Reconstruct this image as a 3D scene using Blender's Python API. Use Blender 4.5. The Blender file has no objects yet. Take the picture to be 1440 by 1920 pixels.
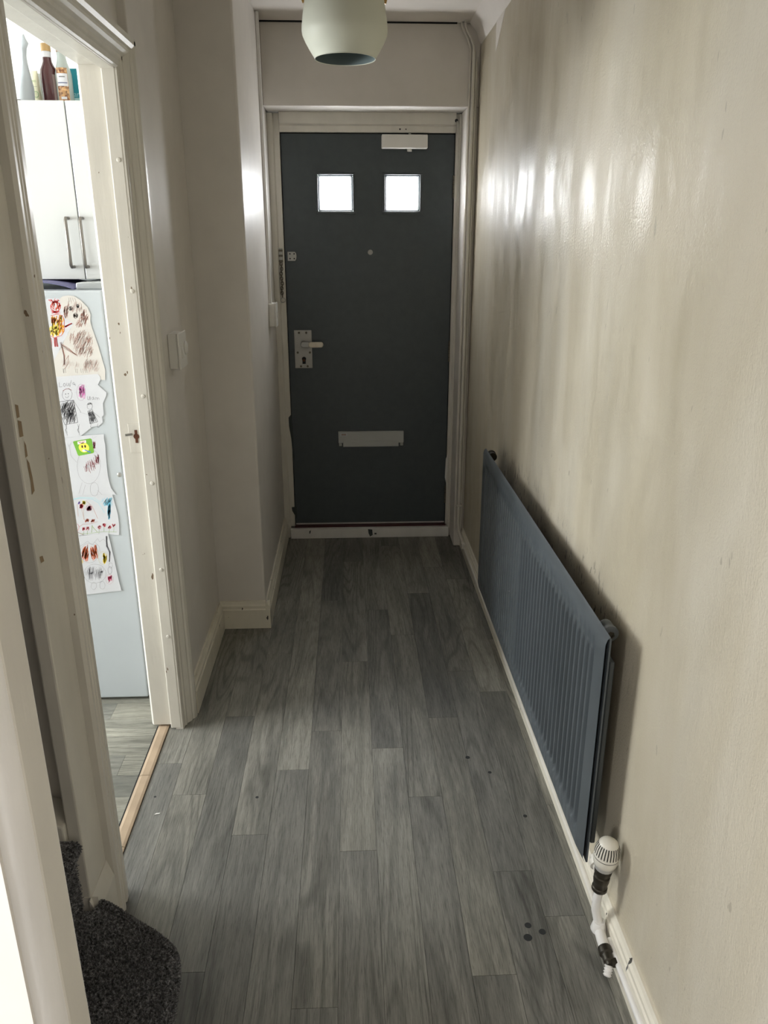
import bpy, math, random
from mathutils import Vector, Matrix
R = random.Random(7)
sc = bpy.context.scene
col = sc.collection
rad = math.radians

# ---------------------------------------------------------------- camera
PITCH, YAW, CH, FPX = 19.4, 2.52, 1.6, 1455.0
cd = bpy.data.cameras.new('camera'); cam = bpy.data.objects.new('camera', cd); col.objects.link(cam)
cd.sensor_fit = 'VERTICAL'; cd.sensor_height = 36.0; cd.lens = FPX / 1920 * 36.0
cd.clip_start = 0.02; cd.clip_end = 100
cam.location = (0, 0, CH); cam.rotation_euler = (rad(90 - PITCH), 0, rad(-YAW))
sc.camera = cam
# ---------------------------------------------------------------- sky, daylight at the windows, exposure
w = bpy.data.worlds.new('sky'); sc.world = w; w.use_nodes = True
w.node_tree.nodes['Background'].inputs[0].default_value = (0.93, 0.97, 1.0, 1)
w.node_tree.nodes['Background'].inputs[1].default_value = 3.0
def area(name, loc, rot, sx, sy, power, colr):
    l = bpy.data.lights.new(name, 'AREA'); l.shape = 'RECTANGLE'; l.size = sx; l.size_y = sy
    l.energy = power; l.color = colr
    o = bpy.data.objects.new(name, l); col.objects.link(o); o.location = loc; o.rotation_euler = [rad(a) for a in rot]
    return o
area('daylight_living_window', (-1.97, -1.10, 1.55), (90, 0, -90), 1.4, 1.3, 76, (0.97, 0.98, 1.0))
area('daylight_kitchen_window', (-3.57, 1.05, 1.55), (90, 0, -90), 1.1, 1.2, 98, (0.95, 0.98, 1.0))
area('added_kitchen_softening_light', (-3.57, 2.42, 1.55), (90, 0, -90), 1.25, 1.2, 70, (0.95, 0.98, 1.0))  # added second kitchen light, softens the shadow edge cast through the doorway
PANE_GLOW = 27.0
sc.view_settings.view_transform = 'Standard'; sc.view_settings.look = 'None'
sc.view_settings.exposure = 0.68; sc.view_settings.gamma = 1.0; sc.view_settings.use_curve_mapping = False

sc.cycles.adaptive_threshold = 0.08; sc.cycles.max_bounces = 8; sc.cycles.diffuse_bounces = 4; sc.cycles.glossy_bounces = 3; sc.cycles.transmission_bounces = 4
sc.cycles.caustics_reflective = False; sc.cycles.caustics_refractive = False
# ---------------------------------------------------------------- camera maths used only to read sizes off walls and floor
_p, _s = rad(PITCH), rad(YAW)
FW = Vector((math.sin(_s)*math.cos(_p), math.cos(_s)*math.cos(_p), -math.sin(_p)))
RT = Vector((math.cos(_s), -math.sin(_s), 0)); UP = RT.cross(FW); CC = Vector((0, 0, CH))
def on(px, py, axis, v):
    d = FW + RT*((px-720)/FPX) + UP*((960-py)/FPX)
    return CC + d*((v-CC[axis])/d[axis])

# ---------------------------------------------------------------- materials
def lin(c):
    return tuple(((x/255)/12.92 if x/255 <= .04045 else ((x/255+.055)/1.055)**2.4) for x in c) + (1,)
def newmat(name):
    m = bpy.data.materials.new(name); m.use_nodes = True
    nt = m.node_tree; b = nt.nodes['Principled BSDF']
    return m, nt, b
def N(nt, t, **kw):
    n = nt.nodes.new(t)
    for k, v in kw.items():
        if k in n.inputs: n.inputs[k].default_value = v
        else: setattr(n, k, v)
    return n
def coords(nt, scale=(1,1,1), kind='Object', rnd=0):
    tc = N(nt, 'ShaderNodeTexCoord'); mp = N(nt, 'ShaderNodeMapping'); mp.inputs['Scale'].default_value = scale
    nt.links.new(tc.outputs[kind], mp.inputs[0])
    if rnd:
        oi = N(nt, 'ShaderNodeObjectInfo'); cb = N(nt, 'ShaderNodeCombineXYZ')
        mu = N(nt, 'ShaderNodeMath', operation='MULTIPLY'); mu.inputs[1].default_value = rnd
        nt.links.new(oi.outputs['Random'], mu.inputs[0])
        for i in range(3): nt.links.new(mu.outputs[0], cb.inputs[i])
        nt.links.new(cb.outputs[0], mp.inputs['Location'])
    return mp.outputs[0]
def world_coords(nt, scale):
    g = N(nt, 'ShaderNodeNewGeometry'); mp = N(nt, 'ShaderNodeMapping'); mp.inputs['Scale'].default_value = scale
    nt.links.new(g.outputs['Position'], mp.inputs[0]); return mp.outputs[0]
def noise(nt, vec, scale, detail=4, rough=.55, dist=0):
    n = N(nt, 'ShaderNodeTexNoise'); n.inputs['Scale'].default_value = scale; n.inputs['Detail'].default_value = detail
    n.inputs['Roughness'].default_value = rough; n.inputs['Distortion'].default_value = dist
    nt.links.new(vec, n.inputs['Vector']); return n.outputs['Fac']
def ramp(nt, fac, stops):
    r = N(nt, 'ShaderNodeValToRGB'); e = r.color_ramp.elements
    while len(e) < len(stops): e.new(0.5)
    for i, (p, c) in enumerate(stops):
        e[i].position = p; e[i].color = c if len(c) == 4 else c + (1,)
    nt.links.new(fac, r.inputs[0]); return r.outputs[0]
def mix(nt, fac, a, b, mode='MIX'):
    m = N(nt, 'ShaderNodeMix', data_type='RGBA', blend_type=mode)
    for sock, v in ((m.inputs[0], fac), (m.inputs[6], a), (m.inputs[7], b)):
        if isinstance(v, (int, float, tuple)): sock.default_value = v
        else: nt.links.new(v, sock)
    return m.outputs[2]
def bump(nt, b, h, strength, dist=.002):
    n = N(nt, 'ShaderNodeBump'); n.inputs['Strength'].default_value = strength; n.inputs['Distance'].default_value = dist
    nt.links.new(h, n.inputs['Height']); nt.links.new(n.outputs[0], b.inputs['Normal'])
def plain(name, rgb, rough=.5, metal=0, var=.06, bumps=0, bscale=60, spec=.5):
    m, nt, b = newmat(name); c = lin(rgb)
    b.inputs['Roughness'].default_value = rough; b.inputs['Metallic'].default_value = metal
    b.inputs['Specular IOR Level'].default_value = spec
    v = coords(nt); f = noise(nt, v, 9, 2)
    nt.links.new(ramp(nt, f, [(.3, tuple(x*(1-var) for x in c[:3])), (.7, tuple(min(1, x*(1+var)) for x in c[:3]))]), b.inputs['Base Color'])
    if bumps: bump(nt, b, noise(nt, v, bscale, 3), bumps)
    return m
M = {}
def gloss_paint(name, rgb, rough, chips=None, var=.05):
    m, nt, b = newmat(name); c = lin(rgb)[:3]
    v = world_coords(nt, (1, 1, .35))
    f = noise(nt, v, 14, 2)
    base = ramp(nt, f, [(.25, tuple(x*(1-var*1.6) for x in c)), (.75, tuple(min(1, x*(1+var)) for x in c))])
    if chips:
        k = noise(nt, world_coords(nt, (1, 1, .5)), 55, 2, .5)
        fac = ramp(nt, k, [(.735, (0,0,0)), (.745, (1,1,1))])
        base = mix(nt, fac, base, lin(chips))
    nt.links.new(base, b.inputs['Base Color']); b.inputs['Roughness'].default_value = rough
    bump(nt, b, noise(nt, world_coords(nt, (1, 1, .15)), 70, 3), .25, .002)
    return m
M['wall_white'] = plain('wall_white', (220, 215, 208), .45, var=.03, bumps=.12, bscale=25)
M['ceiling'] = plain('ceiling_white', (226, 220, 213), .8, var=.02, bumps=.1, bscale=40)
M['wall_kitchen'] = plain('wall_kitchen', (212, 215, 212), .7, var=.02)
M['gloss'] = gloss_paint('gloss_trim', (219, 215, 205), .32, chips=(120, 100, 78))
M['gloss_plain'] = gloss_paint('gloss_trim_clean', (219, 215, 205), .34)
M['gloss_white'] = gloss_paint('gloss_white', (232, 230, 226), .3)
M['skirt'] = gloss_paint('skirting_paint', (226, 220, 204), .35, chips=(60, 58, 52))
M['bare_wood'] = plain('bare_wood', (172, 152, 128), .7, var=.15)
M['chip'] = plain('chipped_timber', (142, 122, 96), .8, var=.2)
M['plastic'] = plain('white_plastic', (226, 224, 218), .35, var=.02)
M['dark_gap'] = plain('dark_gap', (12, 13, 13), .9)
M['black'] = plain('black_rubber', (22, 22, 22), .6)
M['burn'] = plain('burn_mark', (40, 43, 44), .7)
M['chrome'] = plain('worn_chrome', (176, 175, 171), .35, metal=.25, var=.08)
M['steel'] = plain('brushed_steel', (170, 170, 166), .38, metal=.8, var=.05)
M['satin_alu'] = plain('satin_aluminium', (186, 188, 186), .45, metal=.1, var=.04)
M['ivory'] = plain('ivory_lever', (222, 214, 196), .35)
M['hinge'] = plain('hinge_metal', (110, 104, 92), .5, metal=.7, var=.3)
M['brass'] = plain('brass', (176, 140, 84), .35, metal=.8)
M['rust'] = plain('rusty_brass', (96, 56, 36), .6, metal=.3, var=.3)
M['redwood'] = plain('dark_red_paint', (62, 20, 22), .5)
M['door'] = None
M['sage'] = plain('shade_outside', (214, 216, 202), .55, var=.02)
M['shade_in'] = plain('shade_inside', (138, 152, 152), .6, var=.02)
M['pipe_dark'] = plain('bare_dark_fitting', (58, 54, 46), .4, metal=.6, var=.4)
M['black_mark'] = plain('door_paint_smear', (48, 54, 56), .5)
M['trv'] = plain('trv_white', (224, 220, 208), .35, var=.04)
M['slot'] = plain('vent_slot_dark', (46, 44, 40), .8)
M['fridge'] = plain('fridge_white', (178, 185, 189), .3, var=.01)
M['unit'] = plain('kitchen_door_white', (192, 195, 194), .25, var=.01)
M['handle'] = plain('bar_handle', (120, 116, 110), .35, metal=.8)
M['paper'] = plain('paper', (196, 198, 202), .85, var=.02)
M['paper_warm'] = plain('paper_warm', (198, 195, 189), .85, var=.02)

def door_mat():
    m, nt, b = newmat('door_dark_grey'); v = world_coords(nt, (1, 1, 1))
    f = noise(nt, v, 30, 4)
    nt.links.new(ramp(nt, f, [(.3, lin((67, 74, 78))), (.7, lin((72, 80, 84)))]), b.inputs['Base Color'])
    b.inputs['Roughness'].default_value = .42
    bump(nt, b, noise(nt, world_coords(nt, (40, 1, 1.2)), 8, 3), .06, .001)
    return m
M['door'] = door_mat()
def rad_mat():
    m, nt, b = newmat('radiator_slate'); v = world_coords(nt, (1, 1, 1))
    f = noise(nt, v, 6, 4)
    base = ramp(nt, f, [(.3, lin((76, 82, 86))), (.7, lin((83, 89, 93)))])
    k = noise(nt, v, 90, 2, .5)
    nt.links.new(mix(nt, ramp(nt, k, [(.79, (0,0,0)), (.80, (1,1,1))]), base, lin((196, 194, 186))), b.inputs['Base Color'])
    b.inputs['Roughness'].default_value = .4
    return m
M['radiator'] = rad_mat()
def right_wall_mat():
    m, nt, b = newmat('cream_vinyl_wall')
    big = noise(nt, world_coords(nt, (1, 1.6, .45)), 2.2, 3, .6, .4)
    base = ramp(nt, big, [(.28, lin((182, 172, 149))), (.5, lin((193, 184, 164))), (.75, lin((203, 196, 180)))])
    st = noise(nt, world_coords(nt, (1, 1, .05)), 26, 3, .6)
    base = mix(nt, ramp(nt, st, [(.55, (0,0,0)), (.85, (.16,.16,.16))]), base, lin((166, 156, 132)))
    # grimy marks and flaked paint above the radiator: a stained band with black flecks
    g = N(nt, 'ShaderNodeNewGeometry'); sp = N(nt, 'ShaderNodeSeparateXYZ'); nt.links.new(g.outputs['Position'], sp.inputs[0])
    def band(sock, a, b_, c, d):
        return ramp(nt, sock, [(0, (0,0,0)), (a, (0,0,0)), (b_, (1,1,1)), (c, (1,1,1)), (d, (0,0,0))])
    mz = N(nt, 'ShaderNodeMapRange'); mz.inputs[1].default_value = 0; mz.inputs[2].default_value = 2.5; nt.links.new(sp.outputs[2], mz.inputs[0])
    my = N(nt, 'ShaderNodeMapRange'); my.inputs[1].default_value = 0; my.inputs[2].default_value = 4.2; nt.links.new(sp.outputs[1], my.inputs[0])
    bz = band(mz.outputs[0], .20, .25, .29, .345); by = band(my.outputs[0], .34, .42, .70, .745)
    msk = mix(nt, 1.0, bz, by, 'MULTIPLY')
    fl = noise(nt, world_coords(nt, (1, 1.6, .6)), 42, 3, .6)
    fl = ramp(nt, fl, [(.61, (0,0,0)), (.64, (1,1,1))])
    base = mix(nt, mix(nt, 1.0, msk, fl, 'MULTIPLY'), base, lin((38, 34, 30)))
    gr = noise(nt, world_coords(nt, (1, 1, .5)), 7, 2)
    gr = ramp(nt, gr, [(.42, (0,0,0)), (.68, (.7,.7,.7))])
    base = mix(nt, mix(nt, 1.0, msk, gr, 'MULTIPLY'), base, lin((112, 104, 92)))
    # sparse dark nicks elsewhere
    nk = noise(nt, world_coords(nt, (1, 1, .35)), 48, 2, .5)
    base = mix(nt, ramp(nt, nk, [(.73, (0,0,0)), (.75, (.3,.3,.3))]), base, lin((96, 88, 74)))
    nt.links.new(base, b.inputs['Base Color'])
    pr_ = noise(nt, world_coords(nt, (1, 2.2, .7)), 2.6, 3, .6, .3)
    rr = ramp(nt, pr_, [(.38, (.33,.33,.33)), (.46, (.38,.38,.38)), (.58, (.55,.55,.55))])
    nt.links.new(rr, b.inputs['Roughness'])
    b.inputs['Specular IOR Level'].default_value = .45
    h1 = noise(nt, world_coords(nt, (1, 1, .14)), 75, 3, .6)
    h2 = noise(nt, world_coords(nt, (1, 1, .8)), 210, 2, .5)
    hm = mix(nt, .55, h1, h2)
    bump(nt, b, hm, .5, .004)
    return m
M['cream'] = right_wall_mat()

def plank_mat(name, along='Y', lo=(84, 85, 81), hi=(164, 162, 154)):
    m, nt, b = newmat(name)
    def sc_(u, v): return (u, v, 1) if along == 'Y' else (v, u, 1)
    # broad streaky figure running with the board
    fig = noise(nt, coords(nt, sc_(10, .9), 'Object', 37.0), 1.6, 4, .6, 1.6)
    blot = noise(nt, coords(nt, sc_(5, 1.6), 'Object', 53.0), 1.3, 3, .5, .5)
    fine = noise(nt, coords(nt, sc_(75, 3.2), 'Object', 37.0), 5.0, 4, .75, .5)
    # cathedral rings: bands of a stretched, warped noise field
    fld = noise(nt, coords(nt, sc_(5.5, .55), 'Object', 71.0), 1.4, 1, .4, .3)
    mu = N(nt, 'ShaderNodeMath', operation='MULTIPLY'); mu.inputs[1].default_value = 95.0; nt.links.new(fld, mu.inputs[0])
    si = N(nt, 'ShaderNodeMath', operation='SINE'); nt.links.new(mu.outputs[0], si.inputs[0])
    mr = N(nt, 'ShaderNodeMapRange'); mr.inputs[1].default_value = -1; mr.inputs[2].default_value = 1; nt.links.new(si.outputs[0], mr.inputs[0])
    l, h = lin(lo)[:3], lin(hi)[:3]
    mid = tuple(l[i]*.55 + h[i]*.45 for i in range(3))
    c = ramp(nt, fig, [(.2, l), (.5, mid), (.82, h)])
    c = mix(nt, .35, c, ramp(nt, blot, [(.3, l), (.7, h)]))
    rings = ramp(nt, mr.outputs[0], [(.0, (.55,.55,.54)), (.40, (1,1,1))])
    rmask = ramp(nt, noise(nt, coords(nt, sc_(3, 1.1), 'Object', 19.0), 1.5, 2), [(.42, (.1,.1,.1)), (.62, (.75,.75,.75))])
    c = mix(nt, rmask, c, mix(nt, 1.0, c, rings, 'MULTIPLY'))
    c = mix(nt, .8, c, ramp(nt, fine, [(.34, (.45,.45,.45)), (.48, (.92,.92,.92)), (.66, (1.25,1.25,1.25))]), 'MULTIPLY')
    oi = N(nt, 'ShaderNodeObjectInfo')
    tone = ramp(nt, oi.outputs['Random'], [(0, (.64,.65,.66)), (.35, (1.0,.99,.96)), (.65, (.78,.785,.79)), (1, (1.16,1.15,1.12))])
    c = mix(nt, 1.0, c, tone, 'MULTIPLY')
    nt.links.new(c, b.inputs['Base Color'])
    rr = ramp(nt, fine, [(.3, (.55,.55,.55)), (.7, (.38,.38,.38))]); nt.links.new(rr, b.inputs['Roughness'])
    b.inputs['Specular IOR Level'].default_value = .5
    bump(nt, b, fine, .3, .001)
    return m
M['plank'] = plank_mat('grey_oak_plank', 'Y')
M['plank_x'] = plank_mat('grey_oak_plank_kitchen', 'X', (100, 101, 94), (178, 176, 164))
def carpet_mat():
    m, nt, b = newmat('charcoal_carpet')
    f = noise(nt, world_coords(nt, (1,1,1)), 170, 3, .7); g = noise(nt, world_coords(nt, (1,1,1)), 14, 3)
    c = ramp(nt, f, [(.34, lin((84, 84, 86))), (.5, lin((126, 126, 128))), (.64, lin((186, 186, 188)))])
    c = mix(nt, .5, c, ramp(nt, g, [(.3, (.7,.7,.7)), (.7, (1,1,1))]), 'MULTIPLY')
    nt.links.new(c, b.inputs['Base Color']); b.inputs['Roughness'].default_value = .95
    b.inputs['Specular IOR Level'].default_value = .1
    bump(nt, b, f, 1.0, .006)
    return m
M['carpet'] = carpet_mat()
def pane_mat():
    m, nt, b = newmat('daylit_obscure_glass')
    b.inputs['Base Color'].default_value = (.95, .98, 1, 1); b.inputs['Roughness'].default_value = .25
    wv = noise(nt, coords(nt, (1, 1, .2)), 60, 2)
    bump(nt, b, wv, .2, .002)
    b.inputs['Emission Color'].default_value = (.97, .985, 1, 1); b.inputs['Emission Strength'].default_value = PANE_GLOW
    return m
M['pane'] = pane_mat()
def glassy(name, rgb, rough=.08, trans=1.0):
    m, nt, b = newmat(name); b.inputs['Base Color'].default_value = lin(rgb)
    b.inputs['Roughness'].default_value = rough; b.inputs['Transmission Weight'].default_value = trans; b.inputs['IOR'].default_value = 1.3
    return m
M['glass'] = glassy('window_glass', (240, 246, 248), .05)
M['clear_plastic'] = glassy('clear_plastic', (226, 232, 232), .2, .6)
def flat(rgb, rough=.7):
    k = 'c%d_%d_%d' % rgb
    if k not in M: M[k] = plain('colour_'+k, rgb, rough, var=.08)
    return M[k]

# ---------------------------------------------------------------- mesh building
WL = {}
class MB:
    def __init__(s): s.v = []; s.f = []; s.sm = []
    def add(s, vs, fs, smooth=False):
        n = len(s.v); s.v += [tuple(p) for p in vs]; s.f += [tuple(i+n for i in f) for f in fs]; s.sm += [smooth]*len(fs); return s
    def box(s, x0, x1, y0, y1, z0, z1):
        x0, x1 = min(x0, x1), max(x0, x1); y0, y1 = min(y0, y1), max(y0, y1); z0, z1 = min(z0, z1), max(z0, z1)
        return s.add([(x0,y0,z0),(x1,y0,z0),(x1,y1,z0),(x0,y1,z0),(x0,y0,z1),(x1,y0,z1),(x1,y1,z1),(x0,y1,z1)],
                     [(0,3,2,1),(4,5,6,7),(0,1,5,4),(1,2,6,5),(2,3,7,6),(3,0,4,7)])
    def prism(s, poly, axis, a, b, smooth=False):
        n = len(poly)
        def P(p, t):
            q = list(p); q.insert(axis, t); return q
        vs = [P(p, a) for p in poly] + [P(p, b) for p in poly]
        fs = [(i, (i+1) % n, n+(i+1) % n, n+i) for i in range(n)]
        s.add(vs, fs, smooth)
        m = len(s.v)-2*n
        s.f += [tuple(m+i for i in reversed(range(n))), tuple(m+n+i for i in range(n))]; s.sm += [False, False]
        return s
    def lathe(s, prof, c, d=(0,0,1), seg=24, caps=True):
        d = Vector(d).normalized(); a = d.orthogonal().normalized(); b = d.cross(a); c = Vector(c)
        vs = []; fs = []
        for r, h in prof:
            for k in range(seg):
                t = 2*math.pi*k/seg
                vs.append(c + d*h + a*(r*math.cos(t)) + b*(r*math.sin(t)))
        for i in range(len(prof)-1):
            for k in range(seg):
                fs.append((i*seg+k, i*seg+(k+1) % seg, (i+1)*seg+(k+1) % seg, (i+1)*seg+k))
        s.add(vs, fs, True)
        if caps:
            m = len(s.v)-len(vs)
            s.f += [tuple(m+k for k in reversed(range(seg))), tuple(m+(len(prof)-1)*seg+k for k in range(seg))]; s.sm += [False, False]
        return s
    def cyl(s, c, d, r, h, seg=20):
        return s.lathe([(r, 0), (r, h)], c, d, seg)
    def tube(s, pts, r, seg=12, closed=False):
        pts = [Vector(p) for p in pts]; n = len(pts); vs = []; fs = []
        t0 = (pts[1]-pts[0]).normalized(); a = t0.orthogonal().normalized()
        for i, p in enumerate(pts):
            if closed: t = (pts[(i+1) % n]-pts[i-1]).normalized()
            else: t = (pts[min(i+1, n-1)]-pts[max(i-1, 0)]).normalized()
            a = (a - t*a.dot(t)).normalized(); b = t.cross(a)
            for k in range(seg):
                q = 2*math.pi*k/seg; vs.append(p + a*(r*math.cos(q)) + b*(r*math.sin(q)))
        for i in range(n if closed else n-1):
            j = (i+1) % n
            for k in range(seg): fs.append((i*seg+k, i*seg+(k+1) % seg, j*seg+(k+1) % seg, j*seg+k))
        s.add(vs, fs, True)
        if not closed:
            m = len(s.v)-len(vs)
            s.f += [tuple(m+k for k in reversed(range(seg))), tuple(m+(n-1)*seg+k for k in range(seg))]; s.sm += [False, False]
        return s
    def build(s, name, mat, parent=None, bevel=0, sharp=40, segs=2):
        lo = [min(p[i] for p in s.v) for i in range(3)]; hi = [max(p[i] for p in s.v) for i in range(3)]
        c = Vector(((lo[0]+hi[0])/2, (lo[1]+hi[1])/2, (lo[2]+hi[2])/2))
        if parent is None: c.z = lo[2]
        me = bpy.data.meshes.new(name)
        me.from_pydata([Vector(p)-c for p in s.v], [], s.f); me.update()
        for p, q in zip(me.polygons, s.sm): p.use_smooth = q
        if any(s.sm): me.set_sharp_from_angle(angle=rad(sharp))
        me.materials.append(M[mat] if isinstance(mat, str) else mat)
        o = bpy.data.objects.new(name, me); col.objects.link(o); WL[o.name] = c
        if parent is not None:
            o.parent = parent; o.location = c - WL[parent.name]
        else: o.location = c
        if bevel:
            b = o.modifiers.new('bevel', 'BEVEL'); b.width = bevel; b.segments = segs; b.limit_method = 'ANGLE'; b.angle_limit = rad(40)
        return o
def tag(o, label, cat, group=None, kind=None):
    if label: o['label'] = label
    if cat: o['category'] = cat
    if group: o['group'] = group
    if kind: o['kind'] = kind
    return o
def thing(name, loc, label, cat, group=None, kind=None):
    o = bpy.data.objects.new(name, None); col.objects.link(o); o.empty_display_size = .05
    o.location = loc; WL[o.name] = Vector(loc); return tag(o, label, cat, group, kind)
def box(name, mat, b, parent=None, bevel=0): return MB().box(*b).build(name, mat, parent, bevel)
def struct(o, label, cat): return tag(o, label, cat, kind='structure')
def text(name, body, size, loc, mat, parent, rot=(90, 0, 0), ext=.0002):
    cu = bpy.data.curves.new(name, 'FONT'); cu.body = body; cu.size = size; cu.extrude = ext; cu.align_x = 'CENTER'; cu.align_y = 'CENTER'; cu.resolution_u = 2
    t = bpy.data.objects.new(name, cu); col.objects.link(t)
    dg = bpy.context.evaluated_depsgraph_get(); me = bpy.data.meshes.new_from_object(t.evaluated_get(dg))
    bpy.data.objects.remove(t)
    mt = Matrix.Translation(loc) @ Matrix.Rotation(rad(rot[2]), 4, 'Z') @ Matrix.Rotation(rad(rot[1]), 4, 'Y') @ Matrix.Rotation(rad(rot[0]), 4, 'X')
    b = MB(); b.add([mt @ v.co for v in me.vertices], [tuple(p.vertices) for p in me.polygons])
    return b.build(name, mat, parent)
def copy_obj(o, parent, loc):
    c = o.copy(); col.objects.link(c); c.parent = parent; c.location = loc; return c

CEIL = 2.507
XR, XL, XP, XS = .61, -.577, -.378, -.60      # right wall, left wall, pilaster wall, door-side stub
YD = 4.15                                       # front door face
# ================================================================ FLOOR
fl = box('floor', 'dark_gap', (-.72, .70, .5, 4.20, -.05, -.006))
struct(fl, 'grey oak plank flooring running along the hallway', 'floor')
P0, PW, PL_ = -.0465, .1027, 1.022
joints = {-6: 2.124, -5: 2.993, -4: 2.379, -3: 2.815, -2: 3.097, -1: 3.300, 0: 3.762, 1: 3.196, 2: 2.953, 3: 3.363, 4: 3.671, 5: 3.52, 6: 2.9}
for k, j in joints.items():
    x0, x1 = P0+k*PW, P0+(k+1)*PW
    if k == -6: x0 = -.643
    if k == 6: x1 = .61
    y = j - 5*PL_
    while y < 4.2:
        a, b = max(y, .5), min(y+PL_, 4.135); y += PL_
        if b-a < .03: continue
        if k == -6 and a < 2.40: b = min(b, 2.40)
        if b-a < .03: continue
        MB().box(x0+.0004, x1-.0004, a+.0005, b-.0005, -.006, 0).build('plank', 'plank', fl)
for (x, y, r) in ((.42, 1.452, .0085), (.412, 1.417, .0105), (.451, 1.432, .0085), (.367, 2.113, .0075), (.496, 1.834, .006), (.426, 2.035, .006), (-.61, 1.966, .004), (-.30, 1.95, .005)):
    MB().lathe([(r, 0), (r*.97, .0004)], (x, y, .0001), seg=14).build('burn_mark', 'burn', fl)
fk = box('floor_kitchen', 'dark_gap', (-3.60, -.72, 1.62, 3.25, -.05, -.006))
struct(fk, 'pale grey plank flooring in the kitchen seen through the doorway', 'floor')
y = 2.277 - 7*PW; i = 0
while y < 3.25:
    a, b = max(y, 1.62), min(y+PW, 3.25); y += PW; i += 1
    x = -3.6 - (i*.37 % 1.0)
    while x < -.68:
        p, q = max(x, -3.60), min(x+PL_, -.682); x += PL_
        if q-p > .02 and b-a > .01: MB().box(p+.0004, q-.0004, a+.0004, b-.0004, -.006, 0).build('plank', 'plank_x', fk)
struct(box('floor_kitchen_end', 'plank_x', (-3.60, -2.45, .35, 1.62, -.05, 0)), 'pale grey floor at the window end of the kitchen', 'floor')
# living room floor behind the camera
struct(box('floor_living', 'plank', (-2.0, 2.0, -3.2, .5, -.05, 0)), 'plain floor of the room behind the viewer', 'floor')
# threshold strip pieces between hall and kitchen
ts = thing('threshold_strip', (-.66, 1.95, 0), 'bare wooden threshold strip in the kitchen doorway', 'threshold')
for (a, b) in ((1.602, 1.755), (1.757, 2.06), (2.062, 2.335)):
    MB().prism([(-.681, .0), (-.644, .0), (-.6445, .004), (-.652, .006), (-.672, .006), (-.681, .003)], 1, a, b).build('strip', 'bare_wood', ts)
MB().prism([(-.686, 0), (-.681, 0), (-.681, .001), (-.686, .001)], 1, 1.602, 2.33).build('gap', 'dark_gap', ts)

# ================================================================ WALLS
wr = box('wall_right', 'cream', (XR, XR+.14, .5, 4.25, 0, CEIL)); struct(wr, 'cream vinyl-papered glossy streaked wall on the right', 'wall')
wl = box('wall_left', 'wall_white', (-.70, XL, 2.40, 3.06, 0, CEIL), bevel=.004)
struct(wl, 'off-white plaster wall between kitchen doorway and pilaster', 'wall')
struct(box('wall_pilaster', 'wall_white', (-.70, XP, 3.06, 4.25, 0, CEIL), bevel=.008), 'off-white boxed pilaster wall beside the front door', 'wall')
struct(box('wall_stub', 'gloss_plain', (-.63, XS, 1.39, 1.505, 0, CEIL), bevel=.004), 'narrow painted board beside the stairs left of the kitchen doorway', 'wall')
struct(box('wall_alcove', 'wall_white', (-2.45, -.63, 1.46, 1.62, 0, CEIL)), 'shaded white wall of the stair alcove', 'wall')
struct(box('wall_over_kitchen_door', 'wall_white', (-.695, XS-.002, 1.505, 2.40, 2.075, CEIL)), 'white panel above the kitchen doorway', 'wall')
# front wall: lintel, right stub
m = MB().box(XP, XR, 3.96, 4.25, 2.17, CEIL).box(.556, XR, 3.96, 4.25, 0, 2.17)
struct(m.build('wall_front', 'wall_white', bevel=.006), 'white wall above and beside the front door', 'wall')
# kitchen shell
struct(box('wall_kitchen_back', 'wall_kitchen', (-3.75, -.70, 3.25, 3.35, 0, CEIL)), 'white kitchen wall behind the units', 'wall')
m = MB().box(-3.75, -3.6, .35, 3.25, 0, .95).box(-3.75, -3.6, .35, 3.25, 2.15, CEIL).box(-3.75, -3.6, .35, .48, .95, 2.15).box(-3.75, -3.6, 1.62, 1.76, .95, 2.15).box(-3.75, -3.6, 3.08, 3.25, .95, 2.15)
struct(m.build('wall_kitchen_side', 'wall_kitchen'), 'white kitchen wall with the window, out of view', 'wall')
# living room shell around the camera, with the doorway into the hall
DX0, DX1 = -.279, .52
m = MB().box(-2.0, DX0-.02, .53, .60, 0, CEIL).box(DX1+.02, 2.0, .53, .60, 0, CEIL).box(DX0-.02, DX1+.02, .53, .60, 2.04, CEIL)
struct(m.build('wall_back', 'wall_white'), 'white wall holding the doorway the view looks through', 'wall')
m = MB().box(-2.1, -2.0, -3.3, .60, 0, .85).box(-2.1, -2.0, -3.3, .60, 2.25, CEIL).box(-2.1, -2.0, -3.3, -1.85, .85, 2.25).box(-2.1, -2.0, -.35, .60, .85, 2.25)
struct(m.build('wall_living_window', 'wall_white'), 'white wall with a window, left of and behind the viewer', 'wall')
struct(box('wall_living_end', 'wall_white', (-2.0, 2.0, -3.3, -3.2, 0, CEIL)), 'white end wall of the room behind the viewer', 'wall')
struct(box('wall_living_right', 'wall_white', (2.0, 2.1, -3.3, .60, 0, CEIL)), 'white right wall of the room behind the viewer', 'wall')
struct(box('wall_stair_end', 'wall_white', (-2.45, -2.3, .60, 1.46, 0, CEIL)), 'white wall at the top of the stair alcove', 'wall')
struct(box('wall_stair_near', 'wall_white', (-2.3, -2.1, .53, .60, 0, CEIL)), 'white near wall of the stair alcove', 'wall')
struct(box('wall_kitchen_near', 'wall_kitchen', (-3.75, -2.1, .25, .35, 0, CEIL)), 'white near wall of the kitchen, out of view', 'wall')
struct(box('wall_kitchen_stair', 'wall_kitchen', (-2.47, -2.45, .35, 1.62, 0, CEIL)), 'white kitchen wall behind the stairs, out of view', 'wall')
ce = box('ceiling', 'ceiling', (-3.75, 2.1, -3.3, 4.25, CEIL, CEIL+.1)); struct(ce, 'white painted ceiling', 'ceiling')
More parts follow.
